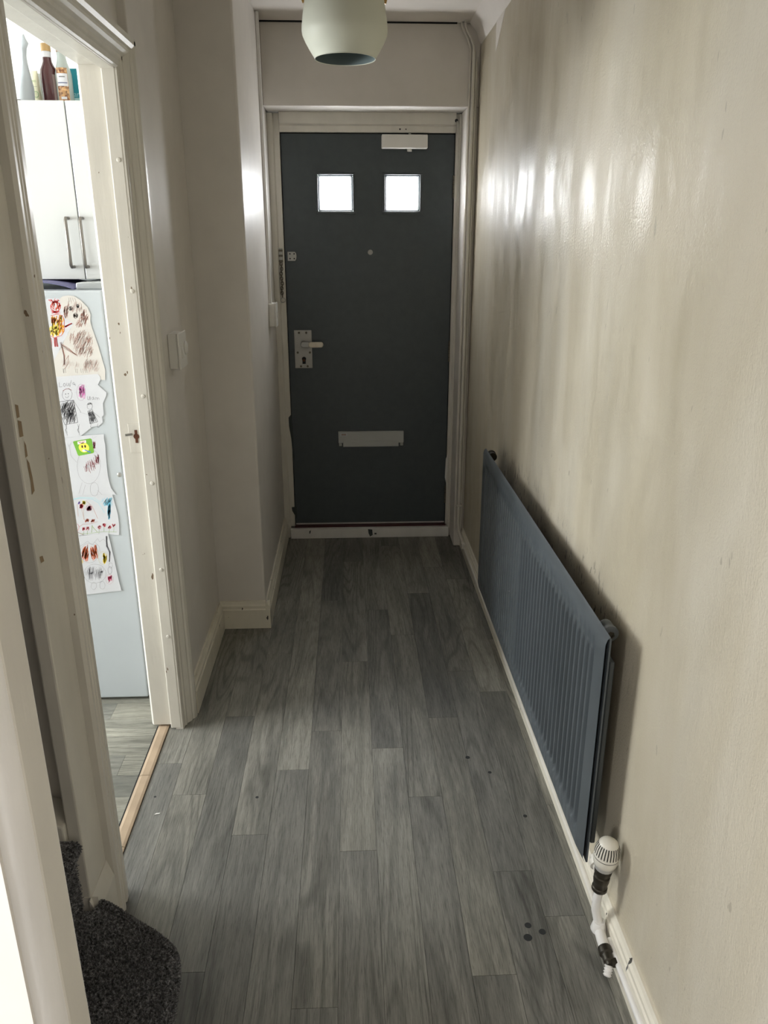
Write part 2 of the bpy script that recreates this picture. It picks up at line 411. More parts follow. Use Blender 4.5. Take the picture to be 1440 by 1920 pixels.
MB().box(XP, .50, 3.953, 3.962, CEIL-.006, CEIL-.0005).build('crack', 'dark_gap', ce)
# out-of-view windows for daylight; the wide kitchen one is added to soften shadows
for nm, b1, fr, lab in (('window_1', (-3.70, -3.68, .51, 1.59, .98, 2.12), [(-3.73,-3.65,.48,.52,.95,2.15),(-3.73,-3.65,1.58,1.62,.95,2.15),(-3.73,-3.65,.52,1.58,.95,.99),(-3.73,-3.65,.52,1.58,2.11,2.15)], 'kitchen window out of view bringing in daylight'),
                        ('added_window_3', (-3.70, -3.68, 1.79, 3.05, .98, 2.12), [(-3.73,-3.65,1.76,1.80,.95,2.15),(-3.73,-3.65,3.04,3.08,.95,2.15),(-3.73,-3.65,1.80,3.04,.95,.99),(-3.73,-3.65,1.80,3.04,2.11,2.15)], 'added wide kitchen window out of view, softening the light of the first'),
                        ('window_2', (-2.07, -2.05, -1.82, -.38, .88, 2.22), [(-2.09,-2.02,-1.85,-1.80,.85,2.25),(-2.09,-2.02,-.40,-.35,.85,2.25),(-2.09,-2.02,-1.80,-.40,.85,.9),(-2.09,-2.02,-1.80,-.40,2.2,2.25)], 'living room window behind the viewer bringing in daylight')):
    t = thing(nm, (sum(b1[0:2])/2, sum(b1[2:4])/2, b1[4]), lab, 'window', kind='structure')
    box('pane', 'glass', b1, t)
    for f in fr: box('frame', 'gloss_white', f, t)

# coving along the right ceiling corner and torn lining paper
cv = MB().prism([(XR, CEIL), (.556, CEIL), (.565, CEIL-.012), (.588, CEIL-.035), (.602, CEIL-.075), (XR, CEIL-.085)], 1, .6, 3.96, True).build('trim_1', 'ceiling')
struct(cv, 'white coving along the ceiling corner of the right wall', 'trim')
def onR(pts, off=.0012):
    return [on(x, y, 0, XR-off) for x, y in pts]
def torn(pts, thick=.0010):
    q = onR(pts); n = len(q); mb = MB()
    mb.add([p for p in q] + [Vector((XR+.001, p.y, p.z)) for p in q], [tuple(range(n))] + [(i, n+i, n+(i+1) % n, (i+1) % n) for i in range(n)])
    return mb.build('torn_paper', 'ceiling', wr)
torn([(899, 30), (935, -14), (934, 6), (925, 22), (914, 36), (908, 55), (903, 76), (897, 103), (896, 90), (896, 60)])
torn([(932, -6), (952, -10), (947, 18), (940, 50), (933, 82), (929, 99), (930, 60), (932, 30)])

# ================================================================ SKIRTINGS
def skirt_prof(face, wall, h, sgn):      # (x or y, z) section, stepped and moulded top
    d = face-wall
    return [(wall, 0), (face, 0), (face, h*.70), (wall+d*.80, h*.74), (wall+d*.80, h*.84), (wall+d*.55, h*.90), (wall+d*.35, h), (wall, h)]
bl = MB().prism(skirt_prof(XL+.020, XL, .125, 1), 0+1, 2.405, 3.041).build('baseboard_left', 'skirt'); struct(bl, 'cream gloss skirting along the left wall before the pilaster', 'skirting')
bp = MB().prism([(p[0], p[1]) for p in skirt_prof(3.04, 3.06, .125, -1)], 0, XL+.001, XP+.020).build('baseboard_pilaster', 'skirt'); struct(bp, 'short cream skirting across the front of the pilaster', 'skirting')
b2 = MB().prism(skirt_prof(XP+.020, XP, .125, 1), 1, 3.0405, 4.105).build('baseboard_far', 'skirt'); struct(b2, 'cream skirting running along the pilaster to the front door', 'skirting')
br = MB().prism(skirt_prof(XR-.018, XR, .105, -1), 1, .60, 4.11).build('baseboard_right', 'skirt'); struct(br, 'scuffed cream skirting along the right wall below the radiator', 'skirting')
# skirting round the foot of the stub
m = MB().prism([(XS, 0), (XS+.016, 0), (XS+.016, .155), (XS+.002, .20), (XS, .20)], 1, 1.376, 1.505)
m.prism([(1.39, 0), (1.376, 0), (1.376, .155), (1.388, .20), (1.39, .20)], 0, -.63, XS+.016)
struct(m.build('baseboard_stub', 'gloss_plain'), 'thick bevelled skirting block at the foot of the stub beside the stairs', 'skirting')

# ================================================================ KITCHEN DOORWAY (linings and architraves)
kd = thing('trim_2', (-.65, 1.95, 0), 'chipped cream timber lining and architraves of the kitchen doorway', 'door frame', kind='structure')
# far jamb: rebate face A and proud face B, then kitchen-side edge
m = MB().box(-.696, -.634, 2.322, 2.405, .012, 2.08); m.build('jamb_rebate', 'gloss', kd, .002)
MB().box(-.635, -.598, 2.311, 2.405, .004, 2.08).build('jamb_stop', 'gloss', kd, .003)
MB().prism([(-.704, 2.340), (-.7035, 2.336), (-.696, 2.326), (-.696, 2.405), (-.704, 2.405)], 2, .01, 2.09).build('kitchen_architrave', 'gloss_plain', kd)
def arch_prof(x, y_in, y_out):
    d = y_out-y_in
    return [(x-.02, y_in), (x+.004, y_in), (x+.007, y_in+d*.06), (x+.008, y_in+d*.22), (x+.013, y_in+d*.27), (x+.013, y_in+d*.38), (x+.020, y_in+d*.46), (x+.026, y_in+d*.55), (x+.027, y_in+d*.64),
            (x+.033, y_in+d*.68), (x+.038, y_in+d*.80), (x+.038, y_in+d*.98), (x+.030, y_out), (x-.02, y_out)]
MB().prism(arch_prof(-.598, 2.312, 2.404), 2, 0, 2.095).build('architrave', 'gloss_plain', kd)
# near jamb and architrave
MB().box(-.696, -.602, 1.505, 1.588, .004, 2.08).build('jamb', 'gloss', kd, .003)
pr2 = [(-.605, 1.588), (-.594, 1.588), (-.588, 1.584), (-.587, 1.566), (-.592, 1.560), (-.586, 1.552), (-.583, 1.540), (-.588, 1.531), (-.580, 1.522), (-.578, 1.508), (-.584, 1.500), (-.605, 1.500)]
MB().prism(pr2, 2, .004, 2.095).build('architrave', 'gloss', kd)
# head lining and head architrave
MB().box(-.696, -.634, 1.588, 2.322, 2.028, 2.074).build('head_rebate', 'gloss_plain', kd, .002)
MB().box(-.635, -.598, 1.588, 2.311, 2.017, 2.074).build('head_stop', 'gloss_plain', kd, .002)
hp = [(p[0], 2.0195+(p[1]-2.312)*.88) for p in arch_prof(-.598, 2.312, 2.404)]
MB().prism(hp, 1, 1.505, 2.40).build('head_architrave', 'gloss_plain', kd)
MB().prism([(-.704, 2.036), (-.696, 2.030), (-.696, 2.09), (-.704, 2.09)], 1, 1.55, 2.40).build('kitchen_head_architrave', 'gloss_plain', kd)
# strike plate, latch stub, filled screw bumps
sp = MB().box(-.670, -.636, 2.3205, 2.3225, .985, 1.075).build('strike_plate', 'gloss_plain', kd, .001)
MB().lathe([(.0085, 0), (.0085, .0012)], (-.6475, 2.3206, 1.036), (0,-1,0), 16).build('latch_hole', 'rust', sp)
MB().box(-.6515, -.6435, 2.3192, 2.3204, 1.016, 1.056).build('latch_slot', 'rust', sp)
MB().tube([(-.660, 2.320, 1.043), (-.672, 2.313, 1.043), (-.678, 2.311, 1.043)], .0035).build('latch_bolt', 'steel', kd)
for z in (1.80, 1.46, 1.16, .89, .60, .36):
    MB().lathe([(.0065, 0), (.0055, .0018), (.002, .0028)], (-.612, 2.311, z), (0,-1,0), 12).build('screw_plug', 'gloss_plain', kd)
# chipped patches down the stub corner
def stub_chip(pts):
    q = [on(x, y, 0, XS+.0006) for x, y in pts]
    MB().add(q, [tuple(range(len(q)))]).build('paint_chip', 'chip', kd)
for pts in ([(28,758),(34,760),(37,782),(32,784)], [(33,788),(40,790),(44,818),(37,820)], [(45,826),(49,835),(52,855),(48,858)], [(50,860),(55,868),(61,895),(65,920),(60,928),(58,905),(53,880)], [(74,1044),(80,1042),(83,1052),(77,1056)]):
    stub_chip(pts)

# ================================================================ DOORWAY THE VIEW LOOKS THROUGH
ld = thing('trim_3', (DX0, .56, 0), 'cream lining and rounded white architrave at the left edge of the view', 'door frame', kind='structure')
MB().box(DX0-.03, DX0, .555, .60, 0, 2.04).build('lining', 'gloss_plain', ld, .003)
ap = [(DX0-.001, .600), (DX0-.001, .556), (DX0-.006, .546), (DX0-.014, .537), (DX0-.024, .533), (DX0-.034, .537), (DX0-.041, .545), (DX0-.046, .541), (DX0-.056, .534), (DX0-.070, .528), (DX0-.085, .524), (DX0-.098, .520), (DX0-.118, .518), (DX0-.126, .522), (DX0-.130, .53), (DX0-.130, .600)]
MB().prism(ap, 2, 0, 2.12, True).build('architrave', 'gloss_white', ld, sharp=50)
MB().box(DX1, DX1+.03, .53, .60, 0, 2.04).build('lining', 'gloss_plain', ld, .003)
MB().box(DX0-.03, DX1+.03, .53, .60, 2.04, 2.07).build('head_lining', 'gloss_plain', ld, .003)

# ================================================================ STAIRS
st = thing('staircase', (-.8, 1.0, 0), 'charcoal carpeted stairs with a rounded bottom step on the left', 'stairs')
def smooth_poly(pts, n=2):
    for _ in range(n):
        q = []
        for i in range(len(pts)):
            a, b = pts[i], pts[(i+1) % len(pts)]
            q += [(a[0]*.75+b[0]*.25, a[1]*.75+b[1]*.25), (a[0]*.25+b[0]*.75, a[1]*.25+b[1]*.75)]
        pts = q
    return pts
def offset(poly, d):          # inward for counter-clockwise polygons
    out = []; n = len(poly)
    for i in range(n):
        a, b, c = Vector(poly[i-1]), Vector(poly[i]), Vector(poly[(i+1) % n])
        n1 = Vector((-(b-a).y, (b-a).x)); n2 = Vector((-(c-b).y, (c-b).x))
        k = (n1.normalized()+n2.normalized())
        k = k.normalized() if k.length > 1e-6 else n1.normalized()
        out.append(tuple(b+k*d))
    return out
def rnd_chain(pts, r=.5): return pts
STEP = .186
corner = [(-.362, 1.02), (-.367, 1.14), (-.372, 1.20), (-.379, 1.245), (-.389, 1.270), (-.408, 1.290), (-.44, 1.315), (-.50, 1.355), (-.55, 1.390), (-.576, 1.404)]
outl = [(-.70, .625), (-.366, .625), (-.362, .80)] + corner + [(-.592, 1.396), (-.60, 1.376), (-.70, 1.374)]
PROF1 = [(.026, 0), (.024, .115), (.012, .128), (.002, .140), (.000, .158), (.003, .172), (.012, STEP-.002), (.022, STEP)]
def carpet_block(poly, prof, name):
    mb = MB(); n = len(poly); rings = []
    for d, z in prof: rings.append([(x, y, z) for x, y in offset(poly, d)])
    vs = [p for r_ in rings for p in r_]; fs = []
    for i in range(len(prof)-1):
        for k in range(n): fs.append((i*n+k, i*n+(k+1) % n, (i+1)*n+(k+1) % n, (i+1)*n+k))
    mb.add(vs, fs, True); m0 = (len(prof)-1)*n
    mb.f.append(tuple(m0+k for k in range(n))); mb.sm.append(True)
    o = mb.build(name, 'carpet', st, sharp=60); return rings
rings1 = carpet_block(outl, PROF1, 'bottom_step')
for k in range(1, 7):
    x1 = -.598 - (k-1)*.235; z1 = STEP*(k+1); z0 = 0 if k < 2 else STEP*k-.05
    prof = [(.018, z0), (.018, z1-.05), (.004, z1-.038), (0, z1-.026), (.003, z1-.012), (.012, z1-.002), (.02, z1)]
    mb = MB(); ys = (.625, 1.374)
    sec = [(x1-.25, z0)] + [(x1-d, z) for d, z in prof] + [(x1-.25, z1)]
    mb.prism(sec, 1, ys[0], ys[1], True).build('step', 'carpet', st, sharp=60)
# carpet pile: tufts on the two lowest steps
def inside(p, poly):
    x, y = p; c = False; j = len(poly)-1
    for i in range(len(poly)):
        if (poly[i][1] > y) != (poly[j][1] > y) and x < (poly[j][0]-poly[i][0])*(y-poly[i][1])/(poly[j][1]-poly[i][1])+poly[i][0]: c = not c
        j = i
    return c
tv = []; tf = []
def tuft(p, nrm):
    nrm = Vector(nrm).normalized(); d = (nrm + Vector((R.uniform(-.7,.7), R.uniform(-.7,.7), R.uniform(-.4,.4)))).normalized()
    a = d.orthogonal().normalized(); a = Matrix.Rotation(R.uniform(0, 6.28), 3, d) @ a
    w_, h_ = R.uniform(.0010, .0019), R.uniform(.004, .0075); p = Vector(p); n = len(tv)
    tv.extend([p-a*w_, p+a*w_, p+d*h_+a*w_*.6, p+d*h_-a*w_*.6]); tf.append((n, n+1, n+2, n+3))
top1 = offset(outl, .016); cnt = 0
while cnt < 24000:
    x, y = R.uniform(-.66, -.36), R.triangular(.65, 1.42, 1.25)
    if inside((x, y), top1): tuft((x, y, STEP-.001), (0,0,1)); cnt += 1
nout = len(outl)
per = [i for i in range(1, 13)]
lens = [(Vector(outl[i+1])-Vector(outl[i])).length for i in per]
for _ in range(14000):
    i = R.choices(per, lens)[0]; t = R.random(); j = R.randrange(1, len(PROF1)-1); s_ = R.random()
    def P(r_, q): return Vector(rings1[r_][q])
    p = (P(j,i)*(1-t)+P(j,i+1)*t)*(1-s_) + (P(j+1,i)*(1-t)+P(j+1,i+1)*t)*s_
    e = Vector(outl[i+1])-Vector(outl[i]); nr = Vector((e.y, -e.x, 0)).normalized()
    up = max(0, (p.z-.15)/.03)
    tuft(p, nr*(1.05-min(1, up))+Vector((0,0,min(1.2, up))))
for _ in range(7000):
    tuft((-.615, R.uniform(.75, 1.374), R.uniform(STEP+.005, 2*STEP-.04)), (1, 0, .1))
for _ in range(5000):
    a = R.uniform(0, 1.57); tuft((-.618+.018*math.cos(a), R.uniform(.75, 1.374), 2*STEP-.022+.02*math.sin(a)), (math.cos(a), 0, math.sin(a)))
pm = MB(); pm.add(tv, tf); pile = pm.build('carpet_pile', 'carpet', st); pile['kind'] = 'stuff'
# string board along the alcove wall
sb = MB()
for k in range(7):
    pass
sb.prism([(-.63, STEP), (-.63, .405), (-.68, .425), (-2.2, 1.63), (-2.2, 1.25), (-.64, .12)], 1, 1.376, 1.459)
sb.build('string_board', 'gloss_plain', st, .004)

# ================================================================ FRONT DOOR
FR = thing('trim_4', (.1, 4.14, 0), 'scuffed cream timber frame around the dark front door', 'door frame', kind='structure')
fy0, fy1 = 4.135, 4.25
MB().prism([(XP, fy0-.012), (-.352, fy0-.012), (-.346, fy0), (-.321, fy0), (-.321, fy1), (XP, fy1)], 2, 0, 2.165).build('jamb', 'gloss_plain', FR, .002)
MB().prism([(.531, fy0), (.543, fy0), (.546, fy0-.012), (.556, fy0-.012), (.556, fy1), (.531, fy1)], 2, 0, 2.165).build('jamb', 'gloss_plain', FR, .002)
MB().prism([(fy0, 2.083), (fy0, 2.112), (fy0-.012, 2.118), (fy0-.014, 2.17), (fy1, 2.17), (fy1, 2.083)], 0, -.321, .531).build('head', 'gloss_plain', FR, .002)
MB().box(-.345, .548, 4.104, 4.135, 0, .056).build('threshold_board', 'gloss_white', FR, .003)
MB().box(-.345, .548, 4.135, 4.19, .0, .066).build('weather_bar', 'redwood', FR)
for (x, z, r) in ((.259, 2.098, .004), (.288, 2.098, .003)): MB().lathe([(r, 0), (r, .001)], (x, fy0-.0005, z), (0,-1,0), 10).build('screw_hole', 'black', FR)
MB().lathe([(.008, 0), (.008, .001)], (.530, fy0-.0145, 2.135), (0,-1,0), 12).build('cable_hole', 'black', FR)
MB().tube([(.531, fy0-.014, 2.132), (.539, fy0-.014, 2.12), (.541, fy0-.013, 2.09), (.541, fy0-.010, 2.06)], .004).build('bell_wire', 'gloss_plain', FR)
def splat(name, pts, axis, val, parent, mat='black_mark'):
    q = [on(x, y, axis, val) for x, y in pts]; MB().add(q, [tuple(range(len(q)))]).build(name, mat, parent)
splat('paint_smear', [(541,783),(546,777),(549,800),(550,830),(553,868),(549,850),(546,822),(542,800)], 1, fy0-.0008, FR)
splat('paint_smear', [(547,951),(556,950),(557,972),(553,966),(548,958)], 1, fy0-.0008, FR)
splat('paint_smear', [(690,992),(698,993),(699,1003),(694,1006),(691,1000)], 1, 4.1035, FR)
splat('paint_smear', [(702,999),(706,999),(706,1002),(702,1002)], 1, 4.1035, FR)
splat('paint_smear', [(580,996),(583,994),(582,1000),(580,1001)], 1, 4.1035, FR)
splat('paint_smear', [(836,860),(840,850),(839,880),(836,905),(834,895)], 1, fy0-.0008, FR, 'gloss_white')

D = thing('door_1', (.105, YD, .078), 'dark grey front door with two small panes and a letterbox', 'door', kind='structure')
px = [-.317, -.150, .034, .181, .367, .527]; pz = [.078, 1.722, 1.903, 2.078]
m = MB()
for (a, b, c, d) in ((px[0], px[5], pz[0], pz[1]), (px[0], px[5], pz[2], pz[3]), (px[0], px[1], pz[1], pz[2]), (px[2], px[3], pz[1], pz[2]), (px[4], px[5], pz[1], pz[2])):
    m.box(a, b, YD, YD+.044, c, d)
m.build('door_leaf', 'door', D)
MB().box(-.3225, -.317, YD+.004, YD+.05, .06, 2.083).build('edge_gap', 'dark_gap', D)
MB().box(.527, .532, YD+.004, YD+.05, .06, 2.083).build('edge_gap', 'dark_gap', D)
MB().box(-.322, .532, YD+.004, YD+.05, 2.078, 2.084).build('edge_gap', 'dark_gap', D)
MB().box(-.322, .532, YD+.01, YD+.05, .062, .078).build('edge_gap', 'gloss_white', D)
for (a, b) in ((px[1], px[2]), (px[3], px[4])):
    MB().box(a, b, YD+.020, YD+.026, pz[1], pz[2]).build('pane', 'pane', D)
    f = MB(); t = .007
    for (t0, t1, yy) in ((-.007, .006, YD-.004), (.006, .012, YD+.006)):
        x0, x1, z0, z1 = a+t0, b-t0, pz[1]+t0, pz[2]-t0; g = t1-t0
        f.box(x0, x1, yy, YD+.02, z0, z0+g).box(x0, x1, yy, YD+.02, z1-g, z1).box(x0, x0+g, yy, YD+.02, z0+g, z1-g).box(x1-g, x1, yy, YD+.02, z0+g, z1-g)
    f.build('glazing_bead', 'door', D, .0015)
    f2 = MB()
    for g0, g1 in ((a+.012, b-.012),):
        z0, z1 = pz[1]+.012, pz[2]-.012
        f2.box(g0, g0+.004, YD+.016, YD+.02, z0, z1).box(g1-.004, g1, YD+.016, YD+.02, z0, z1).box(g0+.004, g1-.004, YD+.016, YD+.02, z0, z0+.004).box(g0+.004, g1-.004, YD+.016, YD+.02, z1-.004, z1)
    f2.build('glazing_strip', 'satin_alu', D)
MB().lathe([(.013, 0), (.013, .003), (.010, .006), (.006, .005)], (.113, YD, 1.535), (0,-1,0), 20).build('door_viewer', 'chrome', D)
# letterbox
lb = MB().box(-.068, .290, YD-.018, YD, .545, .609).build('letterbox', 'satin_alu', D, .003)
MB().prism([(YD-.021, .525), (YD-.015, .525), (YD-.015, .558), (YD-.021, .558)], 0, -.042, .262).build('letterbox_flap', 'satin_alu', lb, .002)
for x in (-.066, .270): MB().box(x, x+.018, YD-.016, YD, .528, .545).build('hinge_block', 'steel', lb, .002)
MB().box(-.058, -.018, YD-.0188, YD-.018, .585, .602).build('price_sticker', 'paper', lb)
for k in range(6): MB().box(-.050+k*.0042, -.0478+k*.0042+.001*(k % 2), YD-.0192, YD-.0188, .589, .598).build('barcode_bar', flat((150, 110, 80)), lb)
# lock plate with lever
lp = MB().box(-.288, -.196, YD-.005, YD, .953, 1.150).build('lock_plate', 'chrome', D, .004)
for (x, z) in ((-.262, 1.137), (-.224, 1.137), (-.272, 1.035), (-.208, 1.035), (-.257, .963), (-.222, .963)):
    MB().lathe([(.0058, 0), (.005, .003), (.002, .004)], (x, YD-.005, z), (0,-1,0), 12).build('screw', 'hinge', lp)
MB().lathe([(.016, 0), (.014, .018), (.012, .036)], (-.238, YD-.005, 1.080), (0,-1,0), 20).build('lever_boss', 'chrome', lp)
def capsule(x0, x1, z, r, y0, y1):
    pts = []
    for k in range(9): t = rad(90+k*22.5); pts.append((x0+r+r*math.cos(t), z+r*math.sin(t)))
    for k in range(9): t = rad(-90+k*22.5); pts.append((x1-r+r*math.cos(t), z+r*math.sin(t)))
    mb = MB(); n = len(pts)
    mb.add([(p[0], y0, p[1]) for p in pts]+[(p[0], y1, p[1]) for p in pts], [tuple(range(n)), tuple(reversed(range(n, 2*n)))] + [(i, n+i, n+(i+1) % n, (i+1) % n) for i in range(n)])
    return mb
capsule(-.254, -.200, 1.080, .0145, YD-.045, YD-.034).build('lever_root', 'steel', lp, .003)
capsule(-.212, -.134, 1.080, .0145, YD-.055, YD-.040).build('lever', 'ivory', lp, .004)
MB().lathe([(.011, 0), (.011, .002)], (-.240, YD-.005, 1.002), (0,-1,0), 16).build('keyhole', 'black', lp)
capsule(-.2465, -.2335, .995, .0062, YD-.010, YD-.006).build('key_barrel', 'rust', lp)
MB().box(-.2485, -.2315, YD-.0075, YD-.005, .976, 1.004).build('keyhole_slot', 'black', lp, .002)
# door closer
dc = MB().box(.169, .392, YD-.052, YD, 2.011, 2.072).build('door_closer', 'plastic', D, .005)
MB().lathe([(.012, 0), (.012, .012)], (.305, YD-.026, 1.999), (0,0,1), 14).build('closer_spindle', 'plastic', dc)
MB().box(.300, .312, YD-.03, YD-.018, 2.072, 2.081).build('closer_stub', 'steel', dc)
# hinges
for (z0, z1) in ((1.79, 1.893), (.983, 1.09), (.19, .291)):
    h = MB().lathe([(.006, 0), (.006, z1-z0)], (.529, YD-.006, z0), (0,0,1), 12).build('hinge', 'hinge', D)
    for k in range(1, 5): MB().lathe([(.0066, 0), (.0066, .0015)], (.529, YD-.006, z0+(z1-z0)*k/5), (0,0,1), 12).build('knuckle_ring', 'black', h)
# door side of the chain: keeper plate
kp = MB(); kp.prism([(-.305, 1.494), (-.268, 1.494), (-.262, 1.503), (-.260, 1.516), (-.262, 1.529), (-.268, 1.538), (-.305, 1.538)], 1, YD-.007, YD).build('chain_keeper', 'chrome', D, .001)
kp = D.children[-1]
for (x, z) in ((-.293, 1.505), (-.293, 1.528), (-.272, 1.505), (-.272, 1.528)): MB().lathe([(.0038, 0), (.0038, .0008)], (x, YD-.007, z), (0,-1,0), 10).build('screw', 'black', kp)
# security chain hanging on the frame
scn = thing('security_chain', (-.336, fy0-.01, 1.31), 'small steel door chain hanging from its bracket on the frame', 'chain')
cx = -.338
MB().box(cx-.009, cx+.009, fy0-.006, fy0, 1.485, 1.555).build('bracket', 'steel', scn, .002)
for z in (1.545, 1.52, 1.495): MB().box(cx-.010, cx+.010, fy0-.012, fy0-.005, z-.006, z+.004).build('bracket_rib', 'hinge', scn, .001)
def link_pts(c, L_, W_, ang):
    pts = []
    for k in range(14):
        t = 2*math.pi*k/14; u = W_*math.cos(t); z = L_*math.sin(t)
        pts.append((c[0]+u*math.cos(ang), c[1]+u*math.sin(ang), c[2]+z))
    return pts
for k in range(14):
    MB().tube(link_pts((cx+.004*math.sin(k)*.5, fy0-.009, 1.480-k*.0118), .0095, .0062, (k % 2)*1.4+.1), .0021, 6, True).build('chain_link', 'hinge', scn)
MB().tube(link_pts((cx+.002, fy0-.006, 1.303), .012, .012, 0), .0019, 8, True).build('end_ring', 'steel', scn)

# ================================================================ PIPES AND CABLES BY THE FRONT DOOR
hpipe = thing('heating_pipe', (.585, 3.9, .06), 'cream painted heating pipe rising in the corner right of the front door', 'pipe')
xp, yp = .5785, 3.945
pts = [(xp, yp, 2.39)] + [(xp, yp, z) for z in (1.8, 1.2, .6, .2, .14)] + [(xp+.002, yp-.006, .11), (xp+.006, yp-.022, .085), (xp+.011, yp-.05, .068), (.592, yp-.09, .06), (.592, 3.6, .058), (.592, 3.3, .056), (.590, 3.0, .055), (.590, 1.6, .050), (.589, 1.47, .048)]
MB().tube(pts, .0085, 12).build('pipe', 'gloss_plain', hpipe)
MB().tube([(xp-.0155, yp+.005, .10), (xp-.0155, yp+.005, 2.39)], .0045, 8).build('cable', 'gloss_plain', hpipe)
MB().tube([(xp+.014, yp+.006, .10), (xp+.014, yp+.006, 2.37)], .006, 8).build('cable', 'gloss_plain', hpipe)
for dx in (0, -.0155):
    MB().tube([(xp+dx, yp+.002, 2.388), (xp+dx-.004, yp, 2.415), (xp+dx-.014, yp-.002, 2.440), (xp+dx-.032, yp-.004, 2.468), (xp+dx-.042, yp-.004, 2.490), (xp+dx-.044, yp-.004, CEIL-.001)], .0048 if dx else .006, 8).build('cable_bend', 'gloss_plain', hpipe)
MB().box(.528, .548, yp-.03, yp+.005, CEIL-.006, CEIL).build('cable_clip', 'gloss_plain', hpipe, .002)
MB().box(xp-.012, xp+.016, yp-.012, yp+.012, .236, .250).build('pipe_clip', 'gloss_plain', hpipe, .002)
MB().box(.578, .604, 3.79, 3.82, .048, .078).build('pipe_clip', 'gloss_plain', hpipe, .003)
# surface trunking and switch on the pilaster wall
tr = MB().box(XP, XP+.014, 3.806, 3.824, 1.312, CEIL-.001).build('cable_trunking', 'gloss_white', None, .002)
tag(tr, 'slim white cable trunking down the pilaster wall left of the front door', 'trunking')
sw = thing('light_switch', (XP+.01, 3.825, 1.205), 'white boxed light switch at the foot of the trunking by the front door', 'switch')
MB().box(XP, XP+.028, 3.782, 3.868, 1.205, 1.312).build('back_box', 'plastic', sw, .004)
MB().box(XP+.028, XP+.036, 3.780, 3.870, 1.203, 1.314).build('face_plate', 'plastic', sw, .003)
MB().prism([(XP+.036, 1.243), (XP+.041, 1.247), (XP+.037, 1.275), (XP+.036, 1.275)], 1, 3.815, 3.837).build('rocker', 'plastic', sw)
s2 = thing('wall_switch_box', (XL+.01, 2.58, 1.20), 'white switch box on the left wall beside the kitchen doorway', 'switch')
MB().box(XL, XL+.030, 2.530, 2.625, 1.205, 1.315).build('back_box', 'plastic', s2, .004)
MB().box(XL+.030, XL+.037, 2.527, 2.640, 1.202, 1.317).build('face_plate', 'plastic', s2, .003)
MB().prism([(XL+.037, 1.235), (XL+.044, 1.240), (XL+.038, 1.275), (XL+.037, 1.275)], 1, 2.553, 2.575).build('rocker', 'plastic', s2)
MB().lathe([(.022, 0), (.022, .004), (.018, .007)], (XL+.037, 2.612, 1.262), (1,0,0), 20).build('dial', 'plastic', s2)

# ================================================================ RADIATOR
rd = thing('radiator', (.56, 2.235, .195), 'long dark grey fluted panel radiator on the right wall', 'radiator')
RX, RY0, RY1, RZ0, RZ1 = .533, 1.446, 3.030, .195, .799
def flute(y):
    if y < RY0+.05 or y > RY1-.05: return 0
    t = ((y-RY0-.05) % .0349)/.0349
    return max(0, min(1, min(t-.12, .78-t)/.14)) if .12 < t < .78 else 0
ys = []; y = RY0
ys = [RY0] + [RY0+.05+i*(RY1-RY0-.10)/512 for i in range(513)] + [RY1]
zs = [RZ0, RZ0+.012, RZ0+.04, RZ0+.058, RZ0+.075, RZ1-.085, RZ1-.068, RZ1-.05, RZ1-.018, RZ1-.005, RZ1]
mb = MB(); vs = []; fs = []
def zwin(z): return max(0, min(1, min(z-(RZ0+.04), (RZ1-.05)-z)/.03))
for z in zs:
    for y in ys:
        edge = .010 if z == RZ0 else .014 if z == RZ1 else (.008 if z == RZ1-.005 else 0)
        if y in (RY0, RY1): edge = max(edge, .004)
        vs.append((RX + edge + .011*flute(y)*zwin(z), y, z))
n = len(ys)
for i in range(len(zs)-1):
    for k in range(n-1): fs.append((i*n+k, (i+1)*n+k, (i+1)*n+k+1, i*n+k+1))
mb.add(vs, fs, True)
mb.box(RX+.0125, RX+.0165, RY0, RY1, RZ0+.002, RZ1-.004)
mb.build('front_panel', 'radiator', rd, sharp=35)
mb = MB().box(.566, .578, RY0+.04, RY1-.03, RZ0+.02, .715)
for k in range(22):
    y = RY0+.08+k*.066; mb.box(.560, .566, y, y+.03, RZ0+.05, .69)
mb.build('back_panel', 'radiator', rd, .003)
for k in range(30):
    y = RY0+.09+k*.049; MB().box(.5535, .5595, y, y+.0012, RZ0+.04, .69).build('convector_fin', 'radiator', rd)
for y in (1.75, 2.72): MB().box(.578, XR-.001, y, y+.04, .30, .66).build('wall_bracket', 'steel', rd)
for (ya, s_) in ((1.555, -1), (RY1-.03, 1)):
    # blanking plug or air vent at each top end
    q = MB().lathe([(.017, 0), (.017, .014), (.0155, .016), (.0155, .030), (.019, .031), (.019, .040), (.014, .044)], (.571, ya, .770), (0, s_, 0), 20).build('air_vent', 'radiator' if s_ < 0 else 'pipe_dark', rd)
    MB().lathe([(.0085, 0), (.0085, .0025), (.005, .0028), (.005, .001)], (.571, ya+s_*.0435, .770), (0, s_, 0), 6).build('vent_screw', 'pipe_dark', q)
MB().lathe([(.015, 0), (.015, .045)], (.562, RY1-.01, RZ0+.035), (0,1,0), 16).build('lockshield_tail', 'gloss_plain', rd)

